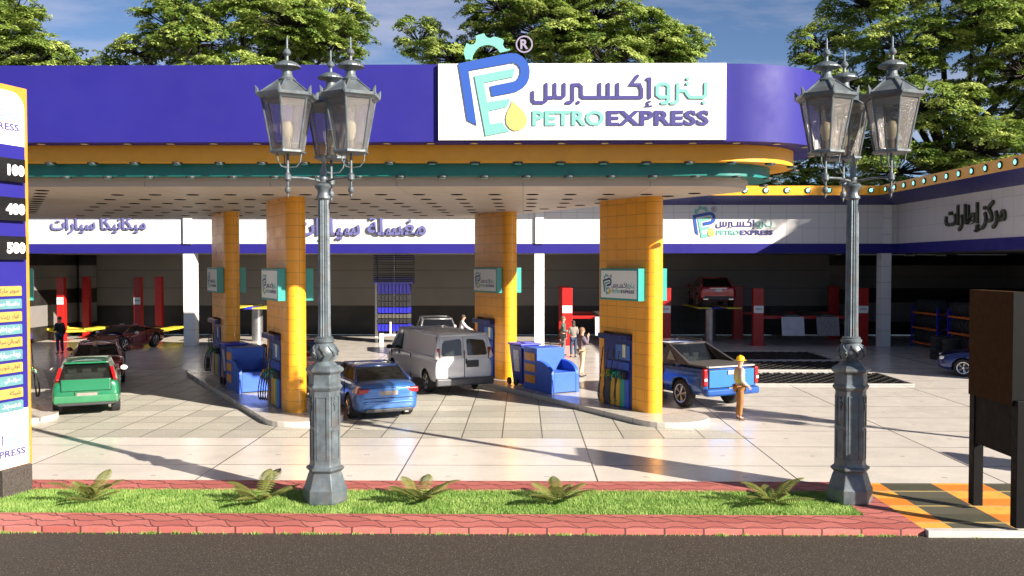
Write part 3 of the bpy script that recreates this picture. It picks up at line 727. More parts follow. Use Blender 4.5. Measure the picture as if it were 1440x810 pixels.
for c_, d_ in (((-26.6, 49.3, 2.4), (.3, 7.4, 4.75)), ((-25.9, 52.6, 2.39), (.7, .7, 4.73)), ((18.45, 51.6, 2.39), (.55, 2.8, 4.73)), ((28.8, (YE + 53) / 2, 3.8), (.3, 53 - YE, 7.6)), ((24.2, YE + .5, 2.4), (8.9, .3, 4.75))):
    mb = MB(); mb.box(c_, d_); bp('side_wall', mb, striped('striped_wall'))
mb = MB(); mb.box((-5.4, 49.6, 4.86), (68.6, 7.3, .16)); mb.box((24.2, (YE + 46) / 2, 4.86), (9.4, 46 - YE - .8, .161)); bp('ceiling', mb, mat('garage_ceiling', (.25, .24, .23), .8))
for x, y in ((21.6, 47), (23.4, 47.1)):
    mb = MB(); mb.box((x, y + 3, 4.72), (.5, .16, .08)); bp('ceiling_lamp', mb, mat('lamp_white', (.8, .8, .75), .4))

# raised arabic lettering on the fascias and the garage brand mark
def lettering(name, label, text, M, w_, h_, col, depth, bold=.012, shear=0):
    me = text_mesh(shape_ar(text), w_, h_, depth, bold, shear=shear); me.materials.append(mat(name + '_' + col[0], col[1], .4, var=.05))
    o = bpy.data.objects.new(name, me); COL.objects.link(o); o.matrix_world = M; return tag(o, label, 'lettering', 'raised lettering on the garage fascia')
GB = ('violet', (.13, .13, .32))
SB = 45.5 / 1250
lettering('wall_lettering', 'raised Arabic lettering on the garage fascia at the far left, beside the price sign', 'ميكانيكا سيارات', wallM((-24.25, YF, 5.78), (1, 0, 0)), 4.9, .88, GB, .10)
lettering('wall_lettering', 'larger raised Arabic lettering on the garage fascia behind the left lamp post', 'مغسلة سيارات', wallM((-11.75, YF, 5.42), (1, 0, 0)), 6.8, 1.22, GB, .14, .016)
lettering('wall_lettering', 'dark raised Arabic lettering on the right wing fascia', 'مركز إطارات', wallM((XW, 40.2, 5.55), (0, -1, 0)), 5.0, 1.25, ('olive', (.035, .04, .02)), .10, .022)
t = thing('garage_sign', 'printed brand mark on the white garage fascia left of the right lamp post', 'sign', (8.63, YF, 5.45))
add_logo(t, wallM((-.32, -.001, .02), (1, 0, 0)), 4.12 / 354, .03)

# ------------------------------------------------------------------ lamp posts
M_iron = mat('painted_iron', (.115, .14, .155), .45, .35, var=.35, vs=5, bump=.35, bs=35)
# worn iron: pale scuffs and rusty bloom
m = M_iron; nt = m.node_tree; b = nt.nodes['Principled BSDF']; v = coord(nt)
c0 = b.inputs['Base Color'].links[0].from_socket
c1 = mixc(nt, mth(nt, 'MULTIPLY', ramp(nt, noise(nt, v, 4, 7, .7), .5, .72), .55), c0, (.15, .10, .075))
c2 = mixc(nt, ramp(nt, noise(nt, v, 22, 5, .75), .69, .74), c1, (.38, .40, .41)); nt.links.new(c2, b.inputs['Base Color'])
M_lgl = glass_mat('lantern_glass', (.86, .83, .80), .34, .12, .6)
nt = M_lgl.node_tree; gl_ = [n for n in nt.nodes if n.type == 'BSDF_GLOSSY'][0]; bn = N(nt, 'ShaderNodeBump'); bn.inputs['Strength'].default_value = .9; bn.inputs['Distance'].default_value = .01
nt.links.new(noise(nt, coord(nt), 85, 2), bn.inputs['Height']); nt.links.new(bn.outputs[0], gl_.inputs['Normal'])
df_ = [n for n in nt.nodes if n.type == 'BSDF_DIFFUSE'][0]
for l in list(df_.inputs[0].links): nt.links.remove(l)
df_.inputs[0].default_value = (.27, .25, .235, 1)
M_bulb = mat('bulb_cream', (.80, .72, .48), .35, var=.03)
def lamp_post(label, loc, rz):
    t = thing('lamp_post', label, 'street lamp', loc, rz, 'three-lantern street lamps')
    def hexr(r, z): return (r / math.cos(PI / 6), z)
    H = PI / 6
    hexq = hexr; hexr = lambda r, z: (r * .89 / math.cos(PI / 6), z)
    mb = MB(); mb.lathe([hexr(.37, 0), hexr(.385, .05), hexr(.385, .26), hexr(.36, .30), hexr(.30, .50), hexr(.275, .55), hexr(.33, .60), hexr(.335, .63), hexr(.28, .66), hexr(.27, .70), hexr(.262, 1.98), hexr(.30, 2.03), hexr(.315, 2.06), hexr(.28, 2.10), hexr(.272, 2.28), hexr(.33, 2.33), hexr(.335, 2.37), hexr(.26, 2.43)], 6, rot=0)
    pd = mb.build('pedestal', M_iron, t, bevel=.012); hexr = hexq
    for k in range(6):
        a = PI / 6 + k * PI / 3; Mz = Matrix.Rotation(a, 3, 'Z'); mb = MB()
        for (z0, z1) in ((.78, 1.30), (1.36, 1.90)) if k % 2 else ((.78, 1.90),):
            for (y0, y1, za, zb) in ((-.095, .095, z0, z0 + .018), (-.095, .095, z1 - .018, z1), (-.095, -.078, z0 + .018, z1 - .018), (.078, .095, z0 + .018, z1 - .018)):
                c = Mz @ Vector((.238, (y0 + y1) / 2, (za + zb) / 2)); mb.box(c, (.022, y1 - y0, zb - za), M=Mz)
        if k % 2:
            c = Mz @ Vector((.242, 0, 1.72)); mb.box(c, (.02, .03, .16), M=Mz); c = Mz @ Vector((.242, 0, 1.76)); mb.box(c, (.022, .10, .03), M=Mz); mb.sphere(Mz @ Vector((.245, 0, 1.86)), .018, 8)
        mb.build('panel_moulding', M_iron, pd)
    mb = MB(); mb.lathe([(.24, 2.41), (.19, 2.47), (.15, 2.5), (.16, 2.53), (.215, 2.60), (.225, 2.67), (.205, 2.74), (.17, 2.80), (.15, 2.82), (.175, 2.84), (.18, 2.88), (.15, 2.90), (.155, 2.92), (.12, 2.94)], 24)
    bl = mb.build('bulb_collar', M_iron, t, smooth=True); mb = MB()
    for k in range(8):
        a = 2 * PI * k / 8; pth = [(math.cos(a + .25 * math.sin(j * 1.2)) * r, math.sin(a + .25 * math.sin(j * 1.2)) * r, z) for j, (r, z) in enumerate(((.17, 2.53), (.222, 2.60), (.236, 2.67), (.215, 2.74), (.18, 2.79)))]
        mb.tube(pth, [.012, .024, .028, .02, .008], 6)
    mb.build('acanthus_leaf', M_iron, bl, smooth=True)
    mb = MB(); mb.lathe([(.118, 2.93), (.112, 3.1), (.100, 5.30), (.098, 5.38)], 32, flute=.13); mb.build('shaft', M_iron, t)
    mb = MB(); mb.lathe([(.10, 5.37), (.125, 5.40), (.125, 5.43), (.105, 5.46), (.105, 5.54), (.15, 5.60), (.16, 5.63), (.12, 5.67), (.06, 5.72), (.075, 5.78), (.05, 5.84), (.065, 5.92), (.03, 6.0), (.03, 6.16), (.004, 6.24)], 24); mb.build('capital', M_iron, t, smooth=True)
    for k in range(3):
        a = R(90 + 120 * k); cx, cy = .63 * math.cos(a), .63 * math.sin(a); Rz = Matrix.Rotation(a, 3, 'Z')
        mb = MB(); mb.tube([(.07 * math.cos(a), .07 * math.sin(a), 5.72), (.3 * math.cos(a), .3 * math.sin(a), 5.76), (cx, cy, 5.76)], .022, 8); mb.build('arm', M_iron, t, smooth=True)
        mb = MB()
        mb.lathe([(.004, 5.38), (.02, 5.42), (.02, 5.46), (.05, 5.5), (.055, 5.54), (.04, 5.58), (.02, 5.60), (.022, 5.68), (.06, 5.72), (.06, 5.80), (.03, 5.84), (.025, 5.90), (.022, 6.22)], 14, c=(cx, cy, 0))
        for q in range(3):
            b_ = a + 2 * PI * q / 3 + .5
            mb.tube([(cx, cy, 5.93), (cx + .15 * math.cos(b_), cy + .15 * math.sin(b_), 5.95), (cx + .22 * math.cos(b_), cy + .22 * math.sin(b_), 6.04), (cx + .24 * math.cos(b_), cy + .24 * math.sin(b_), 6.2)], .012, 6)
        mb.lathe([hexr(.24, 6.18), hexr(.275, 6.20), hexr(.275, 6.235), hexr(.25, 6.25)], 6, c=(cx, cy, 0), rot=a)
        # leaning corner bars and top ring
        rb_, rt_ = .275, .445
        for q in range(6):
            b_ = a + q * PI / 3
            mb.tube([(cx + rb_ * math.cos(b_), cy + rb_ * math.sin(b_), 6.24), (cx + rt_ * math.cos(b_), cy + rt_ * math.sin(b_), 7.18)], .018, 6)
        mb.lathe([hexr(.395, 7.14), hexr(.42, 7.17), hexr(.46, 7.20), hexr(.47, 7.25), hexr(.40, 7.26)], 6, c=(cx, cy, 0), rot=a)
        ln = mb.build('lantern', M_iron, t)
        mb = MB()
        for q in range(6):
            p0, p1 = a + q * PI / 3, a + (q + 1) * PI / 3
            f = .985
            mb.add([(cx + rb_ * f * math.cos(p0), cy + rb_ * f * math.sin(p0), 6.25), (cx + rb_ * f * math.cos(p1), cy + rb_ * f * math.sin(p1), 6.25), (cx + rt_ * f * math.cos(p1), cy + rt_ * f * math.sin(p1), 7.16), (cx + rt_ * f * math.cos(p0), cy + rt_ * f * math.sin(p0), 7.16)], [(0, 1, 2, 3)])
        mb.build('glass', M_lgl, ln)
        mb = MB(); mb.lathe([hexr(.41, 7.25), hexr(.13, 7.50), hexr(.12, 7.52)], 6, c=(cx, cy, 0), rot=a)
        for q in range(6):
            b_ = a + q * PI / 3; mb.tube([(cx + .47 * math.cos(b_), cy + .47 * math.sin(b_), 7.26), (cx + .145 * math.cos(b_), cy + .145 * math.sin(b_), 7.515)], .014, 5)
            mb.tube([(cx + .51 * math.cos(b_), cy + .51 * math.sin(b_), 7.22), (cx + .52 * math.cos(b_), cy + .52 * math.sin(b_), 7.31), (cx + .545 * math.cos(b_), cy + .545 * math.sin(b_), 7.37)], [.035, .03, .006], 6)
        mb.lathe([(.14, 7.50), (.15, 7.53), (.11, 7.56), (.085, 7.62), (.085, 7.68), (.12, 7.72), (.235, 7.745), (.23, 7.77), (.17, 7.82), (.10, 7.855), (.03, 7.87), (.028, 7.95), (.065, 7.99), (.07, 8.02), (.045, 8.07), (.018, 8.09), (.016, 8.28), (.004, 8.30)], 20, c=(cx, cy, 0))
        mb.build('roof', M_iron, ln)
        mb = MB(); mb.lathe([(.05, 6.25), (.055, 6.42), (.045, 6.44)], 12, c=(cx, cy, 0)); mb.build('socket', mat('brass_dark', (.3, .24, .18), .5), ln)
        mb = MB(); mb.lathe([(.045, 6.44), (.075, 6.50), (.095, 6.60), (.09, 6.70), (.06, 6.76), (.01, 6.78)], 14, c=(cx, cy, 0)); mb.build('bulb', M_bulb, ln, smooth=True)
    fixed = set()
    for o in [q for q in COL.objects if q.type == 'MESH' and (q.parent == t or (q.parent and q.parent.parent == t))]:
        if o.data.name in fixed: continue
        fixed.add(o.data.name)
        for v_ in o.data.vertices:
            if v_.co.z > 5.3: v_.co.z -= .035 + .055 * (v_.co.z - 5.3)
    return t
L1 = lamp_post('grey-blue iron street lamp with three lanterns, the left of the two, beside the orange column', (-3.50, 15.6, 0), 0)
L2 = dup(L1, (5.79, 15.72, 0), R(-5), 'dark iron street lamp with three lanterns at the right end of the grass strip')
L3 = dup(L1, (18.2, 16.0, -.05), R(10), 'iron street lamp with three lanterns outside the frame on the right')

# ------------------------------------------------------------------ blue display stands and wheelie bins on the islands
M_kb = mat('kiosk_blue', (.03, .11, .55), .5, var=.06); M_lid = mat('bin_lid', (.05, .06, .55), .4); M_binb = mat('bin_blue', (.012, .03, .25), .45)
def stand():
    t = thing('display_stand', 'x', 'display stand', (0, 0, 0), 0, 'blue display stands on the islands')
    W = 1.06; x0 = -.62
    mb = MB(); mb.box((x0 + W / 2, 1.28, .68), (W, .84, 1.36)); mb.build('back_block', M_kb, t, bevel=.012)
    mb = MB(); mb.box((x0 + W / 2, .43, .34), (W - .26, .84, .62)); mb.build('seat_block', M_kb, t, bevel=.012)
    for xx in (x0 + .065, x0 + W - .065):
        pr = [(0, 0), (.858, 0), (.858, .98)] + [(.858 - .858 * math.sin(q / 8 * PI / 2) * .98, .62 + .36 * math.cos(q / 8 * PI / 2)) for q in range(1, 9)] + [(0, .6)]
        mb = MB(); Mx = Matrix(((0, 0, 1), (1, 0, 0), (0, 1, 0)))
        mb.prism([(p[0], p[1]) for p in pr], xx - .065, xx + .065, M=Mx); mb.build('side_panel', M_kb, t, bevel=.012)
    for k in range(3):
        mb = MB(); mb.box((x0 - .012, 1.27, 1.07 - .36 * k), (.03, .62, .25)); mb.build('orange_shelf', mat('shelf_orange', (.7, .28, .03), .4), t, bevel=.005)
    return t
def bin_():
    t = thing('wheelie_bin', 'x', 'bin', (0, 0, 0), 0, 'wheelie bins behind the display stands')
    mb = MB(); mb.add([(-.26, -.3, .08), (.26, -.3, .08), (.26, .3, .08), (-.26, .3, .08), (-.36, -.4, 1.36), (.36, -.4, 1.36), (.36, .42, 1.36), (-.36, .42, 1.36)], [(3, 2, 1, 0), (4, 5, 6, 7), (0, 1, 5, 4), (1, 2, 6, 5), (2, 3, 7, 6), (3, 0, 4, 7)])
    mb.build('body', M_binb, t, bevel=.02)
    mb = MB(); mb.box((0, 0, 1.40), (.80, .92, .06)); mb.box((0, -.15, 1.445), (.3, .3, .03)); mb.build('lid', M_lid, t, bevel=.02)
    mb = MB(); mb.box((-.318, -.02, .85), (.012, .34, .72), M=Matrix.Rotation(R(-4.5), 3, 'Y')); mb.build('label_panel', mat('label_grey', (.45, .45, .5), .5, var=.4, vs=20), t)
    for y in (-.22, .22):
        mb = MB(); mb.lathe([(.02, -.03), (.12, -.03), (.12, .03), (.02, .03)], 16, c=(-.30, y + .28, .12), M=Matrix.Rotation(PI / 2, 3, 'Y')); mb.build('wheel', M_black, t)
    return t
st0, bn0 = stand(), bin_()
for i, (nm, nb) in enumerate((('sunlit blue seat-shaped display stand between the right pair of columns', 'blue wheelie bin with purple lid behind the sunlit display stand'),
                              ('shaded blue seat-shaped display stand between the left pair of columns', 'dark blue wheelie bin behind the shaded display stand'))):
    q = st0 if i == 0 else dup(st0); q['label'] = nm; q.location = lane(C0[i], 4.2, -.02, .15); q.rotation_euler = (0, 0, ROT)
    q = bn0 if i == 0 else dup(bn0); q['label'] = nb; q.location = lane(C0[i], 6.42, -.30, .15); q.rotation_euler = (0, 0, ROT)

# ------------------------------------------------------------------ price sign at the left edge
ps = thing('price_sign', 'tall price totem with orange border and black price boxes at the left edge', 'sign', (-9.16, 16.4, 0))
dirS = Vector((-.277, -.961, 0)); dirS.normalize(); angS = math.atan2(dirS.y, dirS.x)   # runs towards the camera
nS = Vector((.961, -.277, 0)).normalized()
WS = 2.9
Rs = Matrix.Rotation(angS, 3, 'Z')       # local x along the sign away from its far edge, local y = +90deg
def sp3(u, d, z): return Vector((0, 0, 0)) + dirS * u + nS * d + Vector((0, 0, z))
def sbox(u0, u1, d0, d1, z0, z1):
    mb = MB(); mb.box(sp3((u0 + u1) / 2, (d0 + d1) / 2, (z0 + z1) / 2), (u1 - u0, d1 - d0, z1 - z0), M=Rs); return mb
sbox(0, WS, -.25, 0, .50, 7.44).build('border', mat('border_orange', (.62, .23, .03), .4), ps, bevel=.02)
rr = []
def rounded(u0, u1, z0, z1, r):
    pts = []
    for cx, cz, a0 in ((u1 - r, z1 - r, 0), (u0 + r, z1 - r, 90), (u0, z0, 0), (u1, z0, 0)):
        if a0 == 0 and (cx, cz) in ((u0, z0), (u1, z0)): pts.append((cx, cz)); continue
        for k in range(9): a = R(a0 + 90 * k / 8); pts.append((cx + r * math.cos(a), cz + r * math.sin(a)))
    return pts
WM = Matrix(((-dirS.x, 0, nS.x, 0), (-dirS.y, 0, nS.y, 0), (0, 1, 0, 0), (0, 0, 0, 1)))   # drawing: x right = towards the far edge
def draw(pts, d0, d1): mb = MB(); mb.prism([(-u, z) for u, z in pts], d0, d1, M=WM.to_3x3()); return mb
draw(rounded(.09, WS - .09, 6.36, 7.33, .30), .001, .012).build('top_panel', M_board, ps)
draw([(.09, 1.56), (WS - .09, 1.56), (WS - .09, 6.36), (.09, 6.36)][::-1], .001, .010).build('blue_panel', M_purple, ps)
draw([(.09, .52), (WS - .09, .52), (WS - .09, 1.56), (.09, 1.56)][::-1], .001, .011).build('bottom_panel', M_board, ps)
for k, (pr, z) in enumerate((('100', 5.90), ('400', 5.20), ('500', 4.50))):
    b_ = draw([(.17, z - .21), (1.15, z - .21), (1.15, z + .21), (.17, z + .21)][::-1], .011, .10).build('price_box', M_blackg, ps)
    me = text_mesh(pr, None, .2, .01, .045, 0, 0, 'R'); mesh_obj('digits', me, mat('digit_white', (.85, .82, .8), .4, emit=(1, .92, .88), es=.6), b_, WM @ Matrix.Translation((-.20, z - .1, .101)))
LBL = ['سوبر ماركت', 'مغسلة سيارات', 'غيار زيت', 'تصليح إطارات', 'كهربائي سيارات', 'زينة سيارات', 'كوفي شوب', 'صراف آلي', 'شبكة', 'مسجد']
for k, tx in enumerate(LBL):
    z = 3.02 - k * .262
    z = 3.72 - k * .232
    pan = draw([(.22 + .03, z - .085), (1.1, z - .085), (1.1, z + .085), (.22 + .03, z + .085), (.22, z + .055), (.22, z - .055)][::-1] if False else rounded(.22, 1.1, z - .09, z + .09, .03), .011, .03)
    pn = pan.build('service_label', mat('label_yellow', (.42, .28, .07), .45) if k % 2 == 0 else mat('label_teal', (.10, .23, .25), .45), ps)
    me = text_mesh(shape_ar(tx), None, .11, .004, .008, 0, 0, 'R')
    mesh_obj('lettering', me, mat('label_dark', (.10, .07, .06), .5) if k % 2 == 0 else mat('label_pale', (.75, .85, .85), .5), pn, WM @ Matrix.Translation((-.28, z - .055, .031)))
add_logo(ps, WM @ Matrix.Translation((-.20 - 381 * .0060, 6.50, .0125)), .0060, .004)
add_logo(ps, WM @ Matrix.Translation((-.16 - 381 * .0060, .60, .0125)), .0060, .004)
sbox(.06, .72, -.52, .06, 0, .505).build('stone_foot', mat('granite_dark', (.055, .045, .038), .7, var=.6, vs=30, bump=.6, bs=40), ps, bevel=.015)

# ------------------------------------------------------------------ dark panel sign seen from behind at the right edge
M_pan = mat('panel_back_brown', (.05, .021, .006), .85, var=.1, spec=.1); M_pan2 = mat('panel_back_grey', (.030, .026, .020), .85, var=.1, spec=.1)
def panel_sign(label, loc, top):
    t = thing('panel_sign', label, 'sign', loc, 0)
    mb = MB(); mb.box((.10, .74, (top + 1.90) / 2), (.22, 1.36, top - 1.90)); mb.build('upper_panel', [M_pan], t, bevel=.01)
    mb = MB(); mb.box((.10, .05, (top + 1.90) / 2), (.226, .03, top - 1.90)); mb.build('edge_strip', mat('post_black', (.003, .003, .003), .6, spec=.15), t)
    mb = MB(); mb.box((.11, .72, 1.49), (.15, 1.26, .815)); mb.build('lower_panel', M_pan2, t, bevel=.01)
    for y in (.02, 1.34):
        mb = MB(); mb.box((.10, y, 1.0), (.17, .17, 2.0)); mb.build('leg', mat('post_black', (.003, .003, .003), .6, spec=.15), t, bevel=.01)
    return t
panel_sign('tall dark brown panel sign on two black posts standing on the chequered paving', (7.69, 13.96, .07), 3.70)
panel_sign('dark panel sign on two posts, added outside the frame to cast a shadow', (15.7, 13.7, .0), 3.70)  # unseen copy, added for the shadow it throws across the right-hand paving

# ------------------------------------------------------------------ floor grates
def grate(label, x0, x1, y0, y1, group='black steel floor grates'):
    t = thing('floor_grate', label, 'floor grate', ((x0 + x1) / 2, (y0 + y1) / 2, .004), 0, group)
    w_, d_ = x1 - x0, y1 - y0
    mb = MB(); mb.box((0, 0, .002), (w_, d_, .004)); mb.build('pit_bottom', mat('pit_dark', (.01, .01, .01), .8), t)
    mb = MB(); k = -w_ / 2 - d_
    z0, z1 = .006, .045
    def clipline(xa, sgn):
        xs, ys = xa, -d_ / 2; xe, ye = xa + sgn * d_ * .8, d_ / 2
        pts = []
        for q in range(2):
            pass
        # clip to rectangle in x
        def at(x): return ys + (x - xs) * (ye - ys) / (xe - xs)
        lo, hi = min(xs, xe), max(xs, xe); a = max(lo, -w_ / 2); c = min(hi, w_ / 2)
        return None if c - a < .05 else (Vector((a, at(a), 0)), Vector((c, at(c), 0)))
    s = -w_ / 2 - d_
    while s < w_ / 2 + d_:
        for sg in (1, -1):
            r_ = clipline(s, sg)
            if r_:
                a, c = r_; d = (c - a); L = d.length; ang = math.atan2(d.y, d.x); mid = (a + c) / 2
                mb.box((mid.x, mid.y, .028 + .004 * sg), (L, .055, .03), rz=ang)
        s += .42
    mb.build('bars', mat('grate_steel', (.04, .038, .035), .45, .4), t)
    mb = MB()
    for c, d in (((0, -d_ / 2, .03), (w_, .08, .05)), ((0, d_ / 2, .03), (w_, .08, .05)), ((-w_ / 2, 0, .03), (.08, d_ - .08, .05)), ((w_ / 2, 0, .03), (.08, d_ - .08, .05))): mb.box(c, d)
    mb.build('rim', mat('rim_steel', (.45, .43, .40), .4, .3), t)
for lab, y0, y1 in (('black diamond-mesh floor grate nearest the camera, in the sun', 31.0, 34.3), ('middle black diamond-mesh floor grate', 35.1, 38.4), ('black diamond-mesh floor grate farthest back, in the shade', 38.8, 42.5)):
    grate(lab, 7.2, 13.6, y0, y1)
# ------------------------------------------------------------------ vehicles
M_cg = glass_mat('car_glass', (.30, .33, .32), .30, .03, 1.3)
M_cgd = glass_mat('car_glass_dark', (.06, .065, .07), .75, .03, 1.3)
M_rim = mat('alloy', (.62, .60, .57), .28, .9, var=.1)
M_tyre = mat('tyre', (.018, .018, .018), .75, bump=.3)
M_red = mat('lamp_red', (.30, .004, .006), .3, coat=.2); M_clear = mat('lamp_clear', (.75, .72, .7), .12, coat=.6)
M_plate = mat('plate_grey', (.24, .21, .19), .4, var=.15, vs=14)
M_seat = mat('seat_fabric', (.28, .30, .28), .7); M_under = mat('underbody', (.015, .015, .016), .8)
M_chrome = mat('chrome', (.7, .7, .7), .12, 1)
def paint(n, c, metal=.25, rough=.28): return mat('paint_' + n, c, rough, metal, var=.03, vs=1.2, coat=1, rv=.02)
def wheel(r, wd):
    mb = MB(); My = Matrix.Rotation(PI / 2, 3, 'Y')
    mb.lathe([(r * .62, -wd / 2), (r * .9, -wd / 2), (r, -wd * .36), (r, wd * .36), (r * .9, wd / 2), (r * .62, wd / 2)], 32, M=My); ty = mb.mesh('wheel', M_tyre, True)
    mb = MB(); mb.lathe([(r * .63, wd * .30), (r * .68, wd * .52), (r * .60, wd * .50), (r * .58, wd * .30)], 28, M=My)
    for k in range(5):
        a = 2 * PI * k / 5
        for da in (-.14, .14):
            p0 = Vector((wd * .44, math.cos(a) * r * .1, math.sin(a) * r * .1)); p1 = Vector((wd * .47, math.cos(a + da) * r * .62, math.sin(a + da) * r * .62)); mb.tube([p0, p1], [r * .06, r * .05], 6)
    mb.lathe([(r * .14, wd * .36), (r * .13, wd * .5), (.01, wd * .52)], 14, M=My)
    ri = mb.mesh('rim', M_rim)
    mb = MB(); mb.lathe([(r * .6, wd * .26), (r * .02, wd * .28)], 20, M=My); dk = mb.mesh('brake_disc', M_dark)
    return ty, ri, dk
WH = {}
def car(label, loc, heading, P, group=None, z=0):
    """heading: degrees to the left of +y"""
    t = thing(P.get('name', 'parked_car'), label, P.get('cat', 'car'), (loc[0], loc[1], z), R(heading), group)
    pm = P['paint']; L = P['L']; W = P['W'] / 2; st = P['st']; gl = P.get('glass', M_cg)
    rings = []
    for (y, zb, zt, w) in st:
        h = zt - zb
        half = [(0, zb), (w * .78, zb), (w * .95, zb + .05 * h), (w * .995, zb + .28 * h), (w, zb + .55 * h), (w * .975, zb + .80 * h), (w * .90, zt - .02), (w * .70, zt + .012), (w * .35, zt + .022), (0, zt + .026)]
        rings.append([(x, y, z_) for x, z_ in half] + [(-x, y, z_) for x, z_ in half[-2:0:-1]])
    mb = MB(); n = len(rings[0]); vs = [p for r_ in rings for p in r_]
    fs = [(i * n + k, i * n + (k + 1) % n, (i + 1) * n + (k + 1) % n, (i + 1) * n + k) for i in range(len(rings) - 1) for k in range(n)]
    fs += [tuple(range(n))[::-1], tuple((len(rings) - 1) * n + k for k in range(n))]
    mb.add(vs, fs); body = mb.build('body', pm, t, smooth='all')
    ss = body.modifiers.new('s', 'SUBSURF'); ss.levels = ss.render_levels = 2
    wr = P['wr']; cuts = []
    for wy in P['wy']:
        for s in (-1, 1):
            c_ = MB(); c_.lathe([(wr + .055, -.17), (wr + .055, .30)], 28, c=(s * (W - .12), wy, wr + .01), M=Matrix.Rotation(s * PI / 2, 3, 'Y'))
            co2 = c_.build('cut', M_under); cuts.append(co2)
            md = body.modifiers.new('b', 'BOOLEAN'); md.object = co2; md.operation = 'DIFFERENCE'; md.solver = 'EXACT'
            try: md.material_mode = 'TRANSFER'
            except Exception: pass
    par = body.parent; body.parent = None; bake(body); body.parent = par
    for c_ in cuts: remove(c_)
    if (wr, W) not in WH: WH[(wr, W)] = wheel(wr, P.get('ww', .24))
    ty, ri, dk = WH[(wr, W)]
    for wy in P['wy']:
        for s in (-1, 1):
            o = bpy.data.objects.new('wheel', ty); COL.objects.link(o); o.parent = t; o.location = (s * (W - P.get('ww', .24) / 2 - .01), wy, wr); o.rotation_euler = (0, 0, 0 if s > 0 else PI)
            for nm, me in (('rim', ri), ('brake_disc', dk)):
                q = bpy.data.objects.new(nm, me); COL.objects.link(q); q.parent = o
    # greenhouse: rear base, rear roof, front roof, front base
    (yrb, yrt, yft, yfb), zbr, zbf, zr, wb, wt = P['gh']
    BR, BF = (wb, yrb, zbr), (wb * .97, yfb, zbf); TR, TF = (wt, yrt, zr - .03), (wt, yft, zr - .03)
    def mir(p): return (-p[0], p[1], p[2])
    def lerp(a, b_, u): return tuple(a[i] * (1 - u) + b_[i] * u for i in range(3))
    roof = MB(); roof.patch(mir(TR), TR, TF, mir(TF), (0, 0, P.get('crown', .07)), 8, 8)
    ro = roof.build('roof', P.get('roof', pm), t, smooth='all'); sd = ro.modifiers.new('s', 'SOLIDIFY'); sd.thickness = .035; sd.offset = -1
    frame = MB(); pr = P.get('pr', .035)
    for s in (1, -1):
        f_ = (lambda p: p) if s > 0 else mir
        frame.tube([f_(BR), f_(TR)], [pr * 1.5, pr], 8); frame.tube([f_(BF), f_(TF)], [pr, pr], 8)
        frame.tube([f_(TR), f_(lerp(TR, TF, .5)), f_(TF)], [pr] * 3, 8)
        frame.tube([f_(BR), f_(BF)], [pr * .8] * 2, 8)
    frame.tube([TR, mir(TR)], [pr] * 2, 8); frame.tube([TF, mir(TF)], [pr] * 2, 8)
    frame.build('window_frame', P.get('frame', pm), t, smooth='all')
    win = MB(); win.patch(mir(BR), BR, TR, mir(TR), (0, -.05 if yrt >= yrb else 0, .02), 6, 4); win.build('rear_window', P.get('rearglass', gl), t, smooth='all') if not P.get('norear') else None
    win = MB(); win.patch(BF, mir(BF), mir(TF), TF, (0, .07, .02), 6, 4); win.build('windscreen', gl, t, smooth='all')
    segs = P.get('segs', [(0, .48, 'g'), (.5, 1, 'g')])
    for s in (1, -1):
        f_ = (lambda p: p) if s > 0 else mir
        for (u0, u1, kd) in segs:
            b0, b1 = lerp(BR, BF, u0), lerp(BR, BF, u1)
            def topat(y):
                # follow the pillar slope outside the roof length
                if y < yrt: return lerp(BR, TR, (y - yrb) / max(1e-3, yrt - yrb))
                if y > yft: return lerp(BF, TF, (yfb - y) / max(1e-3, yfb - yft))
                return lerp(TR, TF, (y - yrt) / (yft - yrt))
            q = MB(); m_ = 10; vs = []
            for i in range(m_ + 1):
                bb = lerp(b0, b1, i / m_); tt = topat(bb[1]); vs += [f_(bb), f_(tt)]
            off = .004
            q.add([(v_[0] - (off if v_[0] > 0 else -off) * 0, v_[1], v_[2]) for v_ in vs], [(2 * i, 2 * i + 2, 2 * i + 3, 2 * i + 1) for i in range(m_)])
            q.build('side_window' if kd == 'g' else 'side_panel', gl if kd == 'g' else pm, t, smooth='all')
            if kd == 'g' and u1 < .98:
                bb = lerp(BR, BF, (u1 + .01)); tt = topat(bb[1]); q = MB(); q.tube([f_(bb), f_(tt)], [.032, .028], 6); q.build('door_pillar', P.get('pillar', M_dark), t)
    # seams, handles, mirrors
    for s in (1, -1):
        for y in P.get('seams', []):
            q = MB(); zz = P['belt'] ; q.box((s * (W * .988), y, (zz + .32) / 2 + .02), (.03, .012, zz - .38)); q.build('door_seam', M_under, t)
        for y in P.get('handles', []):
            q = MB(); q.box((s * (W + .0), y, P['belt'] - .16), (.03, .16, .03)); q.build('door_handle', M_chrome if P.get('ch') else pm, t, bevel=.01)
        q = MB(); q.sphere((s * (W + .13), P['my'], zbf + .06), .1, 12, (1, .6, .75)) if False else q.sphere((0, 0, 0), .105, 12, (1.05, .6, .75)); o = q.build('mirror', P.get('mirror', pm), t, smooth='all'); o.location = (s * (W + .10), P['my'], zbf + .07)
        q = MB(); q.box((s * (W - .02), P['my'] + .01, zbf + .03), (.2, .05, .03)); q.build('mirror_arm', M_dark, t)
    # lights, plate, lower trim given as boxes: (name, centre, size, material, mirrored)
    for nm, c, d, m_, mr in P['bits']:
        for s in ((1, -1) if mr else (1,)):
            q = MB(); q.box((0, 0, 0), d); o = q.build(nm, m_, t, bevel=min(d) * .28, seg=3); o.location = (s * c[0], c[1], c[2])
            if len(P.get('rot', {})) and nm in P['rot']: r_ = P['rot'][nm]; o.rotation_euler = (r_[0], r_[1] * s, r_[2] * s)
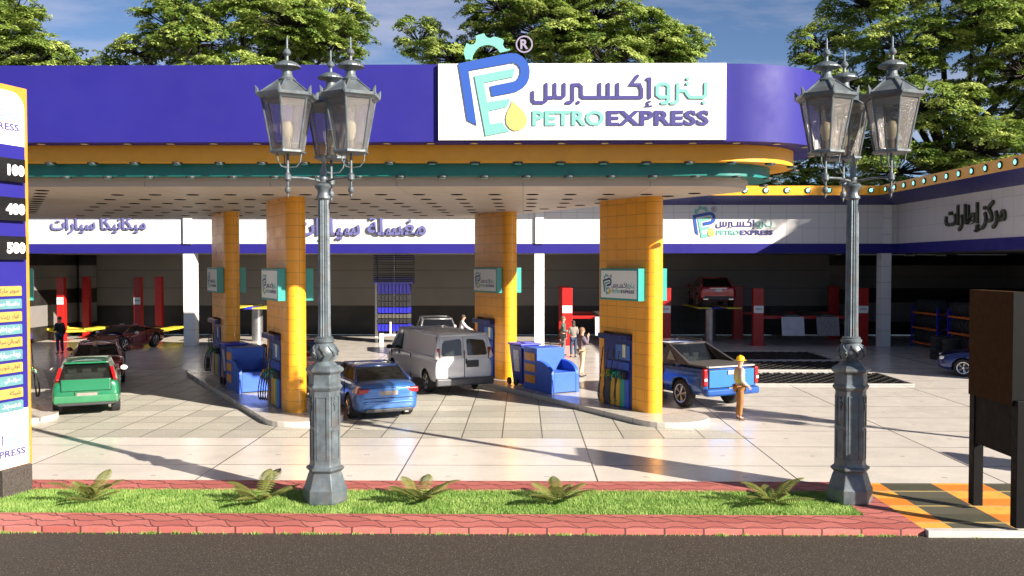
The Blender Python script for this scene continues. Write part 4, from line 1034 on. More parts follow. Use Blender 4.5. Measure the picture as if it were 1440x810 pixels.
    # cabin: floor and seats
    q = MB(); q.box((0, (yrb + yfb) / 2, zbf - .04), (wb * 1.7, (yfb - yrb) * .8, .05)); q.build('cabin_floor', M_under, t)
    q = MB()
    fy = yft - .55
    for x in (-.36, .36): q.box((x, fy, zbf + .05), (.46, .14, .5), M=Matrix.Rotation(R(12), 3, 'X')); q.box((x, fy - .06, zbf + .36), (.26, .1, .16))
    ry = max(yrt + .12, yrb + .35)
    if P.get('rearseat', True):
        q.box((0, ry, zbf + .02), (1.15, .14, .36), M=Matrix.Rotation(R(14), 3, 'X'))
        for x in (-.38, 0, .38): q.box((x, ry - .02, zbf + .25), (.24, .09, .13))
    q.build('seat', M_seat, t, bevel=.035)
    return t

# blue saloon
sedan = dict(L=4.55, W=1.80, paint=paint('blue', (.03, .13, .40), .35), wr=.33, wy=(-1.36, 1.40), belt=.98, my=.98,
    st=[(-2.27, .36, .86, .70), (-2.22, .27, .95, .80), (-2.05, .22, 1.03, .87), (-1.5, .19, 1.03, .90), (-.9, .18, .99, .90), (.6, .18, .97, .90), (1.1, .18, .96, .90), (1.6, .19, .88, .89), (2.05, .22, .76, .85), (2.22, .30, .66, .74), (2.27, .36, .60, .62)],
    gh=((-1.72, -1.02, .22, 1.08), 1.02, .97, 1.39, .76, .60), frame=paint('blue_roof', (.02, .04, .13), .4), roof=paint('blue_roof', (.02, .04, .13), .4),
    segs=[(.05, .50, 'g'), (.52, 1, 'g')], seams=(-.95, .12, 1.0), handles=(-.75, .35),
    bits=[('tail_light', (.66, -2.19, .82), (.36, .13, .15), M_red, 1), ('number_plate', (0, -2.275, .76), (.50, .03, .12), M_plate, 0), ('plate_surround', (0, -2.262, .76), (.62, .03, .18), paint('blue', None), 0),
          ('bumper_crease', (0, -2.30, .52), (1.35, .05, .05), paint('blue', None), 0), ('rear_valance', (0, -2.24, .30), (1.3, .10, .10), M_dark, 0), ('boot_seam', (0, -2.262, .905), (1.30, .02, .012), M_under, 0), ('bumper_seam', (0, -2.285, .63), (1.36, .02, .012), M_under, 0), ('exhaust', (.5, -2.2, .25), (.12, .12, .06), M_chrome, 0), ('headlight', (.62, 2.12, .68), (.34, .16, .13), M_clear, 1), ('grille', (0, 2.22, .58), (.5, .06, .12), M_dark, 0)])
UDh = 27
car('metallic blue saloon seen from behind between the left lamp post and the white van', (-4.55, 25.75), 25, sedan, 'cars at the pumps')

van = dict(name='delivery_van', cat='van', L=5.7, W=1.96, paint=mat('paint_white', (.78, .75, .74), .30, 0, var=.015, coat=.5, rv=.01), wr=.37, wy=(-1.85, 1.75), belt=1.2, my=1.85,
    st=[(-2.86, .50, 1.18, .96), (-2.83, .42, 1.22, .985), (-2.5, .36, 1.22, 1.0), (0, .34, 1.22, 1.0), (1.6, .34, 1.20, 1.0), (2.0, .34, 1.14, .99), (2.5, .36, 1.05, .95), (2.78, .42, .95, .86), (2.86, .5, .8, .72)],
    gh=((-2.83, -2.70, 1.25, 2.05), 1.2, 1.15, 1.95, .945, .83), crown=.05, norear=True, glass=M_cgd, pr=.05, roof=mat('van_roof', (.10, .10, .11), .3, .3, coat=.6),
    segs=[(0, .74, 'p'), (.76, 1, 'g')], seams=(-.3, 1.0, 1.9), handles=(.9, 1.15), ch=True, mirror=M_dark, rearseat=False,
    bits=[('tail_light', (.885, -2.80, 1.33), (.11, .12, .38), M_red, 1), ('number_plate', (.28, -2.885, 1.0), (.42, .03, .22), M_dark, 0), ('rear_bumper', (0, -2.90, .44), (1.98, .18, .24), mat('bumper_dark', (.07, .07, .075), .45), 0),
          ('reversing_light', (.905, -2.845, 1.2), (.09, .05, .08), M_clear, 1), ('headlight', (.7, 2.74, .78), (.34, .14, .2), M_clear, 1), ('grille', (0, 2.84, .74), (.8, .06, .24), M_dark, 0), ('door_handle', (.06, -2.87, 1.08), (.04, .05, .16), M_dark, 0)])
vt = car('white panel van with two rear doors and dark rear windows, seen from behind', (-3.12, 31.15), 25.5, van, 'cars at the pumps')
# van rear doors: body-colour skin with dark panes
for s in (-1, 1):
    def rp(x, z):
        k = (z - 1.2) / .75; return Vector((x * (1 - .13 * k), -2.85 + .13 * k - .0, z))
    m_ = MB(); a, b_, c, d = rp(0.004 * s, 1.19), rp(.95 * s, 1.19), rp(.945 * s, 1.90), rp(.004 * s, 1.97)
    m_.patch(a, b_, c, d, (0, -.02, 0), 6, 4); dr = m_.build('rear_door', van['paint'], vt, smooth='all'); sd = dr.modifiers.new('s', 'SOLIDIFY'); sd.thickness = .03
    m_ = MB(); pts = [(.10, 1.27), (.76, 1.27), (.80, 1.33), (.80, 1.66), (.74, 1.75), (.16, 1.80), (.10, 1.74)]
    vs = [rp(p[0] * s, p[1]) + Vector((0, -.037, 0)) for p in pts]; m_.add(vs + [v_ + Vector((0, -.012, 0)) for v_ in vs], [tuple(range(7)), tuple(range(13, 6, -1))] + [(i, (i + 1) % 7, 7 + (i + 1) % 7, 7 + i) for i in range(7)])
    m_.build('window', mat('van_window', (.02, .025, .022), .08, coat=.5), dr)
m_ = MB(); m_.box((0, -2.868, .98), (.014, .02, .9)); m_.build('door_seam', M_under, vt)

# green hatchback
gp_ = paint('green', (.008, .16, .07), .15, .3)
hatch = dict(L=4.1, W=1.74, paint=gp_, wr=.32, wy=(-1.22, 1.32), belt=.98, my=.85,
    st=[(-2.05, .42, .90, .74), (-2.0, .34, .98, .83), (-1.85, .28, 1.02, .865), (-1.3, .22, 1.01, .87), (-.5, .2, .98, .87), (.8, .2, .95, .87), (1.3, .2, .90, .86), (1.75, .24, .78, .82), (2.0, .32, .66, .70), (2.05, .4, .58, .6)],
    gh=((-1.90, -1.48, .15, 1.05), 1.0, .95, 1.47, .76, .58), crown=.05, frame=mat('trim_chrome_green', (.25, .28, .24), .25, .5), segs=[(.08, .50, 'g'), (.52, 1, 'g')], seams=(-.7, .2, 1.0), handles=(-.45, .4), mirror=mat('mirror_white', (.75, .72, .68), .3),
    bits=[('tail_light', (.695, -1.80, 1.13), (.09, .22, .42), M_red, 1), ('number_plate', (.02, -2.085, .60), (.52, .03, .14), M_plate, 0), ('plate_surround', (.02, -2.07, .60), (.60, .03, .21), mat('plate_frame_green', (.03, .12, .05), .4), 0),
          ('rear_bumper', (0, -2.03, .50), (1.62, .16, .22), mat('bumper_green', (.03, .17, .075), .35, coat=.5), 0), ('tailgate_seam', (0, -2.015, .88), (1.28, .08, .35), M_under, 0), ('rear_valance', (0, -2.04, .36), (1.4, .10, .08), M_dark, 0), ('tailgate_panel', (0, -2.03, .88), (1.24, .08, .32), gp_, 0), ('roof_spoiler', (0, -1.52, 1.455), (1.06, .26, .05), gp_, 0), ('headlight', (.6, 1.88, .70), (.3, .2, .15), M_clear, 1)])
hatch['rot'] = {'tail_light': (R(-38), R(-14), 0)}
car('green hatchback seen from behind in front of the dark red car at the left', (-12.9, 26.15), 24.5, hatch, 'cars at the pumps')

rp_ = paint('darkred', (.26, .008, .014), .3, .25)
redc = dict(sedan); redc.update(paint=rp_, frame=mat('pinkish_trim', (.62, .30, .28), .25, .3, coat=.8), roof=mat('roof_dark', (.05, .02, .02), .2, coat=1), glass=M_cgd)
redc['bits'] = [b_ if b_[3] is not sedan['paint'] else (b_[0], b_[1], b_[2], rp_, b_[4]) for b_ in sedan['bits']]
car('dark red saloon with pale window frame waiting ahead of the green hatchback', (-15.6, 32.4), 24, redc, 'cars at the pumps')
redc2 = dict(redc); redc2.update(frame=rp_, roof=rp_)
car('dark red car mostly hidden between the orange column and the left lamp post', (-8.75, 34.0), 27, redc2, 'cars at the pumps')

sport = dict(name='sports_car', L=4.4, W=1.92, paint=paint('maroon', (.22, .008, .010), .4, .2), wr=.35, ww=.28, wy=(-1.3, 1.35), belt=.86, my=.55, glass=M_cgd,
    st=[(-2.2, .34, .80, .82), (-2.15, .22, .88, .90), (-1.6, .16, .96, .96), (-1.0, .15, .93, .95), (0, .15, .84, .93), (.7, .15, .80, .93), (1.3, .15, .76, .95), (1.8, .15, .62, .92), (2.12, .18, .46, .80), (2.2, .24, .40, .66)],
    gh=((-1.45, -.35, .20, 1.15), .92, .78, 1.18, .72, .54), crown=.04, segs=[(.25, 1, 'g')], seams=(-.5, .75), handles=(), mirror=mat('mirror_white', None),
    bits=[('headlight', (.68, 1.98, .55), (.26, .26, .09), M_clear, 1), ('air_intake', (.6, 2.13, .32), (.4, .12, .16), M_dark, 1), ('tail_light', (.7, -2.17, .78), (.3, .08, .08), M_red, 1), ('rear_wing', (0, -2.1, .98), (1.5, .25, .04), M_dark, 0), ('number_plate', (0, -2.2, .6), (.4, .03, .1), M_plate, 0)])
car('low dark maroon sports car facing the camera in front of the red lift posts', (-19.9, 44.0), 171, sport)

# blue pickup with covered bed
pb = paint('pickupblue', (.015, .09, .36), .35, .22)
pick = dict(name='pickup_truck', cat='pickup truck', L=5.5, W=2.0, paint=pb, wr=.41, ww=.28, wy=(-1.62, 1.72), belt=1.2, my=1.35, crown=.05,
    st=[(-2.72, .50, 1.20, .94), (-2.66, .44, 1.235, .97), (-2.3, .40, 1.24, 1.0), (-1.2, .36, 1.22, 1.0), (0, .34, 1.18, 1.0), (1.2, .34, 1.16, 1.0), (1.9, .36, 1.10, .98), (2.45, .42, 1.02, .92), (2.68, .5, .92, .82)],
    gh=((-1.12, -.62, .75, 1.55), 1.22, 1.15, 1.80, .88, .68), frame=mat('pickup_dark_frame', (.05, .045, .045), .4), pillar=pb, segs=[(.04, .52, 'g'), (.54, 1, 'g')], seams=(-.75, .3, 1.3), handles=(-.5, .55),
    bits=[('tail_light', (.92, -2.66, .98), (.14, .14, .50), M_red, 1), ('number_plate', (.02, -2.80, .60), (.36, .03, .15), M_plate, 0), ('rear_bumper', (0, -2.72, .55), (1.92, .22, .22), pb, 0), ('reversing_light', (.935, -2.735, .92), (.09, .02, .08), M_clear, 1),
          ('tailgate', (0, -2.71, .93), (1.62, .06, .50), paint('tailgate_blue', (.025, .17, .52), .3, .25), 0), ('tailgate_seam', (0, -2.70, .93), (1.66, .06, .54), M_under, 0), ('tailgate_handle', (0, -2.75, 1.10), (.34, .04, .12), mat('handle_grey', (.35, .33, .32), .35), 0), ('bed_cover', (0, -1.98, 1.275), (1.78, 1.45, .05), mat('cover_grey', (.06, .055, .05), .6, bump=.2), 0),
          ('cover_edge', (0, -2.70, 1.27), (1.66, .07, .045), mat('handle_grey', None), 0), ('headlight', (.75, 2.58, .9), (.34, .16, .22), M_clear, 1), ('grille', (0, 2.68, .82), (1.1, .08, .34), M_chrome, 0), ('roof_rail', (.60, .1, 1.86), (.04, 1.3, .03), M_dark, 1)])
pk = car('bright blue pickup truck with grey covered bed and red tail lights beside the right column', (4.80, 28.05), 26.5, pick, 'cars at the pumps')
for s in (-1, 1):      # sail panels from roof to bed side
    m_ = MB(); a = [(.90, -.62, 1.25), (.90, -1.95, 1.27), (.84, -1.90, 1.30), (.71, -.64, 1.79), (.72, -.55, 1.79)]
    vs = [(s * x, y, z) for x, y, z in a] + [(s * (x - .05), y, z - .01) for x, y, z in a]
    m_.add(vs, [(0, 1, 2, 3, 4), (9, 8, 7, 6, 5)] + [(i, (i + 1) % 5, 5 + (i + 1) % 5, 5 + i) for i in range(5)]); m_.build('sail_panel', MC['pickup_dark_frame'], pk)
    m_ = MB(); a = [(.905, -.82, 1.34), (.905, -1.25, 1.34), (.80, -.84, 1.62)]; m_.add([(s * x, y, z) for x, y, z in a], [(0, 1, 2)]); m_.build('quarter_window', M_cg, pk)

# dark suv in front of van
suv = dict(hatch); suv.update(L=4.5, W=1.86, paint=paint('charcoal', (.06, .06, .065), .5, .25), glass=M_cgd, frame=mat('suv_trim', (.3, .3, .3), .3, .6), wr=.37, wy=(-1.35, 1.4), belt=1.15, mirror=mat('mirror_white', None),
    st=[(-2.2, .5, 1.05, .8), (-2.15, .42, 1.12, .88), (-1.9, .34, 1.18, .92), (-1.2, .3, 1.17, .93), (1.0, .3, 1.1, .93), (1.7, .32, 1.0, .9), (2.1, .4, .85, .8), (2.2, .5, .75, .7)], gh=((-2.1, -1.75, .3, 1.1), 1.16, 1.1, 1.72, .82, .66))
suv['bits'] = [('tail_light', (.8, -2.1, 1.0), (.14, .2, .3), M_red, 1), ('number_plate', (0, -2.22, .8), (.45, .03, .14), M_plate, 0), ('headlight', (.7, 2.1, .8), (.3, .2, .15), M_clear, 1)]
car('dark charcoal car just visible over the roof of the white van', (-4.25, 42.6), 10, suv)

# red car on the in-ground lift
rsuv = dict(suv); rsuv.update(L=4.7, W=1.95, name='lifted_car', paint=paint('red', (.34, .006, .010), .2, .25), frame=paint('red', None), glass=M_cgd, mirror=paint('red', None),
    gh=((-2.05, -1.25, .15, 1.1), 1.12, 1.05, 1.58, .84, .64), roof=mat('roof_black', (.01, .01, .012), .12, coat=1), rearseat=False,
    st=[(-2.33, .5, 1.00, .84), (-2.28, .38, 1.08, .93), (-2.0, .3, 1.14, .965), (-1.2, .26, 1.12, .975), (0, .26, 1.08, .975), (1.1, .26, 1.05, .97), (1.8, .3, .95, .93), (2.2, .38, .8, .8), (2.33, .48, .7, .7)])
rsuv['bits'] = [('tail_light', (.66, -2.27, 1.0), (.46, .10, .055), M_red, 1), ('chrome_strip', (0, -2.31, 1.02), (.9, .03, .035), M_chrome, 0), ('number_plate', (0, -2.33, .90), (.34, .02, .16), mat('plate_white', (.6, .6, .6), .4), 0), ('rear_diffuser', (0, -2.28, .50), (1.5, .12, .22), M_dark, 0), ('exhaust', (.66, -2.34, .44), (.26, .06, .08), M_chrome, 1), ('headlight', (.7, 2.15, .8), (.3, .2, .12), M_clear, 1)]
car('dark red coupe-style car raised on the steel in-ground lift', (10.35, 49.3), -1, rsuv, None, 1.93)

bl_ = dict(sedan); dbp = paint('navyblue', (.006, .02, .13), .4, .2); bl_.update(paint=dbp, frame=dbp, roof=dbp, glass=M_cgd, mirror=mat('mirror_pale', (.5, .48, .45), .3)); bl_['bits'] = [b_ if b_[3] is not sedan['paint'] else (b_[0], b_[1], b_[2], dbp, b_[4]) for b_ in sedan['bits']]
car('dark blue saloon parked in the shade behind the panel sign at the right edge', (18.1, 33.6), 66, bl_)

# ------------------------------------------------------------------ lifts
M_lr = mat('lift_red', (.40, .010, .008), .4, var=.1); M_ly = mat('lift_yellow', (.62, .50, .04), .45, var=.15)
M_lbl = mat('label_white', (.8, .78, .76), .5, var=.05)
def post(t, x, y, h, w_=.5, lab=True):
    mb = MB(); mb.box((x, y, h / 2), (w_, .34, h)); p = mb.build('post', M_lr, t, bevel=.02)
    mb = MB(); mb.box((x, y, .02), (w_ + .25, .6, .04)); mb.build('base_plate', M_lr, t)
    if lab:
        mb = MB(); mb.box((x, y - .176, h * .63), (w_ - .04, .012, .38)); l = mb.build('label', M_lbl, p)
        mb = MB()
        for k in range(5): mb.box((x - .13 + .065 * k, y - .184, h * .63 + .02), (.04, .006, .06 if k % 2 else .045))
        mb.build('label_print', M_dark, l)
def two_post(label, x, y0, y1):
    t = thing('two_post_lift', label, 'car lift', (x, (y0 + y1) / 2, 0), 0, 'red two-post lifts')
    for y in (y0 - (y0 + y1) / 2, y1 - (y0 + y1) / 2): post(t, 0, y, 3.5, .40, y < 0)
    for s in (-1, 1):
        mb = MB(); mb.tube([(.1, s * 1.3, .5), (1.4, s * .75, .52)], .07, 6); mb.tube([(.1, s * 1.3, .5), (-1.2, s * .75, .52)], .07, 6); mb.build('arm', M_ly, t)
    for xx in (1.3, -1.1):
        mb = MB(); mb.box((xx, 0, .60), (.55, 2.0, .12)); mb.build('carrier_pad', M_ly, t)
    return t
two_post('red two-post lift with yellow arms nearest the left side wall', -25.4, 48.6, 51.4)
two_post('red two-post lift with yellow arms behind the maroon sports car', -21.15, 48.6, 51.4)
def four_post(label, x0, x1, y0, y1, ramps):
    t = thing('four_post_lift', label, 'car lift', (x0, y0, 0), 0, 'red four-post platform lifts')
    W_, D_ = x1 - x0, y1 - y0
    for x in (0, W_):
        for y in (0, D_): post(t, x, y, 2.98, .54, y == 0)
    for y, z in ((0, 1.45), (D_, 1.45)):
        mb = MB(); mb.box((W_ / 2, y + (.2 if y == 0 else -.2), z), (W_ - .54, .14, .16)); mb.build('cross_beam', M_lr, t, bevel=.01)
    for x in ramps:
        mb = MB(); mb.box((x, D_ / 2, 1.56), (.75, D_ + .6, .08)); mb.box((x - .36, D_ / 2, 1.52), (.04, D_ + .6, .16)); mb.build('runway', mat('runway_dark', (.06, .055, .055), .5), t)
    for k, x in enumerate(ramps):
        mb = MB(); M1 = Matrix.Rotation(R(78), 3, 'X'); mb.box((x, -.42, 1.02), (1.15, .98, .03), M=M1); mb.build('ramp_plate', mat('ramp_pale', (.5, .49, .55), .5) if k == 0 else mat('ramp_dark', (.22, .21, .21), .6, var=.3, vs=8), t)
    return t
four_post('red four-post platform lift left of the raised red car, its front post sunlit', 2.3, 7.4, 46.3, 50.6, (2.0, 3.6))
four_post('red four-post platform lift with two hanging ramp plates right of the raised red car', 12.2, 17.6, 46.3, 50.6, (1.7, 3.5))
def ground_lift(label, x, y, h):
    t = thing('in_ground_lift', label, 'car lift', (x, y, 0), 0, 'steel in-ground lifts with yellow runways')
    mb = MB(); mb.lathe([(.30, 0), (.30, h - .12)], 28); mb.build('cylinder', mat('lift_cylinder', (.35, .34, .34), .35, .8, bump=.6, bs=30), t, smooth=True)
    mb = MB(); mb.box((0, 0, h - .10), (1.3, .9, .14)); mb.build('crosshead', mat('crosshead_blue', (.03, .04, .5), .4), t, bevel=.02)
    for s in (-1, 1):
        mb = MB(); mb.box((s * .78, 0, h - .02), (.72, 4.7, .07)); mb.build('runway', M_ly, t, bevel=.01)
ground_lift('steel in-ground lift carrying the dark red car', 10.35, 49.2, 1.92)
ground_lift('empty in-ground lift with yellow runways between the two left columns', -14.6, 48.6, 1.92)

# ------------------------------------------------------------------ car wash brush
t = thing('car_wash_brush', 'tall car wash unit stacked with black and blue horizontal brush bands', 'car wash', (-6.95, 47.9, 0))
mb = MB(); mb.tube([(0, 0, .4), (0, 0, 4.75)], .08, 10); mb.build('shaft', M_steel, t)
bk = [mat('bristle_navy', (.008, .008, .12), .7, var=.3, vs=30), mat('bristle_blue', (.025, .025, .42), .5, var=.3, vs=30), mat('bristle_black', (.02, .02, .025), .7, var=.3, vs=30), mat('bristle_grey', (.10, .09, .08), .7)]
seq = [(.62, 1.0, 1), (1.05, 1.28, 2), (1.32, 1.54, 3), (1.6, 1.9, 1), (1.95, 2.22, 2), (2.27, 2.56, 2), (2.63, 3.15, 0)]
for z0, z1, k in seq:
    mb = MB(); n = int((z1 - z0) / .05)
    for q in range(n): mb.box((0, 0, z0 + (q + .5) * (z1 - z0) / n), (1.74 - .04 * (q % 2), .8, (z1 - z0) / n - .012))
    for q in range(9): mb.box((-.78 + q * .195, -.40, (z0 + z1) / 2), (.07, .06, z1 - z0 - .02))
    mb.build('brush_band', bk[k], t)
for q in range(16):
    z = 3.18 + q * .098; k = 0 if q in (0, 1, 2, 3, 13, 15) else 2 if q % 3 else 3
    mb = MB(); mb.box((0, 0, z + .028), (2.12, .9, .055)); mb.build('brush_band', bk[k], t)
mb = MB(); mb.box((-.98, .1, 2.35), (.14, .2, 4.7)); mb.box((-.62, -.5, .26), (.2, .2, .52)); mb.box((.1, -.4, .42), (1.5, .14, .12)); mb.box((-.15, -.4, .78), (.1, .1, .7)); mb.build('stand', mat('wash_white', (.7, .68, .64), .4), t, bevel=.01)

# ------------------------------------------------------------------ tyre racks
M_rb = mat('rack_blue', (.02, .02, .45), .4); M_ro = mat('rack_orange', (.65, .14, .02), .45)
tm = MB(); tm.lathe([(.19, -.1), (.27, -.11), (.315, -.09), (.325, -.04), (.325, .04), (.315, .09), (.27, .11), (.19, .1)], 24, M=Matrix.Rotation(PI / 2, 3, 'X')); tyre_me = tm.mesh('tyre', M_tyre, True)
def rack(label, x, y0, y1):
    t = thing('tyre_rack', label, 'tyre rack', (x, y0, 0), 0, 'blue and orange tyre racks'); D_ = y1 - y0
    for y in (.0, D_):
        for xx in (0, .62):
            mb = MB(); mb.box((xx, y, 1.06), (.07, .07, 2.12)); mb.build('upright', M_rb, t)
        mb = MB()
        for k in range(3): mb.tube([(0, y, .2 + .65 * k), (.62, y, .55 + .65 * k)], .018, 5)
        mb.build('brace', M_rb, t)
    for z in (.25, 1.0, 1.76):
        for xx in (0, .62):
            mb = MB(); mb.box((xx, D_ / 2, z), (.05, D_ - .08, .09)); mb.build('shelf_beam', M_ro, t)
A = (20.05, 43.2, 46.0); B_ = (20.05, 39.2, 42.1)
rack('tyre rack with orange beams nearest the corner pillar', *A); rack('second tyre rack, partly hidden behind the dark panel sign', *B_)
for ri_, (x, y0, y1) in enumerate((A, B_)):
    for zi, z in enumerate((.25, 1.0, 1.76)):
        n = 10
        for k in range(n):
            o = bpy.data.objects.new('tyre', tyre_me); COL.objects.link(o); o.location = (x + .31, y0 + .25 + k * (y1 - y0 - .5) / (n - 1), z + .37)
            tag(o, 'black tyre on the ' + ('bottom', 'middle', 'top')[zi] + (' shelf of the corner tyre rack' if ri_ == 0 else ' shelf of the second tyre rack'), 'tyre', ('bottom', 'middle', 'top')[zi] + ' shelf tyres, ' + ('corner rack' if ri_ == 0 else 'hidden rack'))
for sx, (x, y) in enumerate(((18.5, 39.6), (18.4, 38.3))):
    for k in range(4):
        o = bpy.data.objects.new('tyre', tyre_me); COL.objects.link(o); o.scale = (1.3, 1.3, 1.15); o.location = (x, y, .125 + .255 * k); o.rotation_euler = (PI / 2, 0, .3 * k)
        tag(o, 'big black tyre in the ' + ('farther' if sx == 0 else 'nearer') + ' floor stack in front of the tyre racks', 'tyre', ('farther' if sx == 0 else 'nearer') + ' floor stack of tyres')
# ------------------------------------------------------------------ people
M_skin = mat('skin', (.50, .28, .20), .5, var=.05); M_hair = mat('hair_brown', (.07, .04, .025), .7); 
def skinmesh(name, nodes, edges, m, parent, root=0, sub=1):
    me = bpy.data.meshes.new(name); me.from_pydata([n_[0] for n_ in nodes], edges, []); me.materials.append(m)
    o = bpy.data.objects.new(name, me); COL.objects.link(o)
    o.modifiers.new('skin', 'SKIN')
    for i, n_ in enumerate(nodes):
        r = n_[1]; sv = me.skin_vertices[0].data[i]; sv.radius = (r, r) if not isinstance(r, tuple) else r; sv.use_root = (i == root)
    s = o.modifiers.new('sub', 'SUBSURF'); s.levels = s.render_levels = sub
    bake(o); o.data.materials.clear(); o.data.materials.append(m); o.data.polygons.foreach_set('use_smooth', [True] * len(o.data.polygons)); o.parent = parent; o.name = name; return o
def person(label, loc, face, pose, top, legs, hair=M_hair, H=1.75, coat=0, sleeve=True, vest=None, hat=None, long_hair=False, z=0, shoe=None):
    """face: degrees left of +y the figure looks; pose: dict of joints in metres for a 1.75 m figure, +y ahead"""
    t = thing('person', label, 'person', (loc[0], loc[1], z), R(face)); t.scale = (H / 1.75,) * 3
    J = dict(pel=(0, 0, .96), sp=(0, .0, 1.12), ch=(0, .0, 1.32), nk=(0, .0, 1.47), hb=(0, .012, 1.555), hc=(0, .02, 1.64), ht=(0, .005, 1.71),
             sL=(-.175, 0, 1.40), sR=(.175, 0, 1.40), eL=(-.23, -.03, 1.13), eR=(.23, -.03, 1.13), wL=(-.23, .06, .89), wR=(.23, .06, .89),
             hL=(-.09, 0, .90), hR=(.09, 0, .90), kL=(-.10, .03, .50), kR=(.10, .0, .50), aL=(-.105, -.02, .09), aR=(.11, -.04, .09))
    J.update(pose); V = {k: Vector(v_) for k, v_ in J.items()}
    nodes, edges, ix = [], [], {}
    def nd(k, p, r): ix[k] = len(nodes); nodes.append((tuple(p), r)); return ix[k]
    nd('pel', V['pel'], (.135, .105)); nd('sp', V['sp'], (.125, .10)); nd('ch', V['ch'], (.15, .11)); nd('nk', V['nk'], .055); nd('hb', V['hb'], (.062, .07)); nd('hc', V['hc'], (.078, .095)); nd('ht', V['ht'], (.065, .08))
    edges += [(ix[a], ix[b_]) for a, b_ in (('pel', 'sp'), ('sp', 'ch'), ('ch', 'nk'), ('nk', 'hb'), ('hb', 'hc'), ('hc', 'ht'))]
    for s in 'LR':
        nd('s' + s, V['s' + s], .065); nd('e' + s, V['e' + s], .045); nd('w' + s, V['w' + s], .03)
        d = (V['w' + s] - V['e' + s]).normalized(); pm = V['w' + s] + d * .07; nd('p' + s, pm, (.036, .02))
        edges += [(ix['ch'], ix['s' + s]), (ix['s' + s], ix['e' + s]), (ix['e' + s], ix['w' + s]), (ix['w' + s], ix['p' + s])]
        sg = -1 if s == 'L' else 1; sd = d.cross(Vector((sg, 0, .01))).normalized()
        for q, (off, ln) in enumerate(((-.027, .062), (-.009, .075), (.009, .07), (.027, .055))):
            a_ = nd('f%d' % q + s, pm + sd * off + d * .035, .0095); b2 = nd('g%d' % q + s, pm + sd * off + d * (.035 + ln * .6), .008); c2 = nd('h%d' % q + s, pm + sd * off * .95 + d * (.035 + ln) - Vector((sg * .012, 0, 0)), .007)
            edges += [(ix['p' + s], a_), (a_, b2), (b2, c2)]
        a_ = nd('t' + s, pm - sd * .045 - d * .015, .010); b2 = nd('u' + s, pm - sd * .055 + d * .025, .008); edges += [(ix['w' + s], a_), (a_, b2)]
        nd('h' + s, V['h' + s], .088); nd('k' + s, V['k' + s], .058); nd('a' + s, V['a' + s], .04); f = V['a' + s] + Vector((0, .13, -.05)); nd('ft' + s, f, (.04, .028))
        edges += [(ix['pel'], ix['h' + s]), (ix['h' + s], ix['k' + s]), (ix['k' + s], ix['a' + s]), (ix['a' + s], ix['ft' + s])]
    nz_ = nd('nose', V['hc'] + Vector((0, .105, -.015)), .013); edges.append((ix['hc'], nz_))
    for s in (-1, 1): e_ = nd('ear%d' % s, V['hc'] + Vector((s * .085, -.005, -.01)), .017); edges.append((ix['hc'], e_))
    body = skinmesh('body', nodes, edges, M_skin, t)
    # eyes
    for s in (-1, 1): mb = MB(); mb.sphere((V['hc'].x + s * .03, V['hc'].y + .088, V['hc'].z + .012), .011, 8); mb.build('eye', M_blackg, body)
    mb = MB(); mb.box((V['hc'].x, V['hc'].y + .088, V['hc'].z - .055), (.045, .02, .010)); mb.build('mouth', mat('lip', (.35, .10, .09), .5), body)
    # trousers
    e = .016; nn = [(tuple(V['pel']), (.145, .118))]; ed = []
    for s in 'LR':
        b0 = len(nn); nn += [(tuple(V['h' + s]), .10), (tuple(V['k' + s]), .075), (tuple(V['a' + s] + Vector((0, 0, .02))), .062)]; ed += [(0, b0), (b0, b0 + 1), (b0 + 1, b0 + 2)]
    skinmesh('trousers', nn, ed, legs, t)
    for s in 'LR':
        a_ = V['a' + s]; skinmesh('shoe', [(tuple(a_ + Vector((0, -.03, -.035))), (.05, .048)), (tuple(a_ + Vector((0, .08, -.045))), (.05, .04)), (tuple(a_ + Vector((0, .17, -.055))), (.042, .028))], [(0, 1), (1, 2)], shoe or M_dark, t)
    # upper garment
    nn = [(tuple(V['pel'] + Vector((0, 0, -.02 - coat))), (.165 + coat * .12, .135 + coat * .1)), (tuple(V['sp']), (.15, .122)), (tuple(V['ch']), (.172, .132)), (tuple(V['nk'] + Vector((0, 0, -.02))), .072)]; ed = [(0, 1), (1, 2), (2, 3)]
    for s in 'LR':
        b0 = len(nn); nn += [(tuple(V['s' + s]), .082), (tuple(V['e' + s]), .062), (tuple(V['w' + s]), .048)] if sleeve else [(tuple(V['s' + s]), .082), (tuple(V['s' + s] * .4 + V['e' + s] * .6), .064)]
        ed += [(2, b0), (b0, b0 + 1)] + ([(b0 + 1, b0 + 2)] if sleeve else [])
    skinmesh('jacket' if sleeve else 'shirt', nn, ed, top, t)
    if vest:
        nn = [(tuple(V['pel'] + Vector((0, 0, .02))), (.182, .155)), (tuple(V['sp']), (.175, .148)), (tuple(V['ch']), (.188, .152)), (tuple(V['nk'] + Vector((0, 0, -.045))), .10)]
        skinmesh('safety_vest', nn, [(0, 1), (1, 2), (2, 3)], vest, t)
    hc = V['hc']
    if hat:
        mb = MB(); mb.lathe([(.135, -.01), (.135, .005), (.118, .012), (.116, .05), (.10, .09), (.06, .12), (.01, .13)], 20, c=(hc.x, hc.y, hc.z + .03)); mb.sphere((hc.x, hc.y + .11, hc.z + .028), .07, 10, (1.2, 1, .12)); mb.tube([(hc.x, hc.y - .1, hc.z + .11), (hc.x, hc.y, hc.z + .165), (hc.x, hc.y + .1, hc.z + .11)], .012, 6); mb.build('hard_hat', hat, t, smooth=True)
    else:
        mb = MB(); mb.sphere((hc.x, hc.y - .022, hc.z + .035), .105, 16, (.92, 1.04, .86))
        if long_hair: mb.sphere((hc.x, hc.y - .06, hc.z - .09), .09, 14, (1, .6, 1.5))
        mb.build('hair', hair, t, smooth='all')
    return t
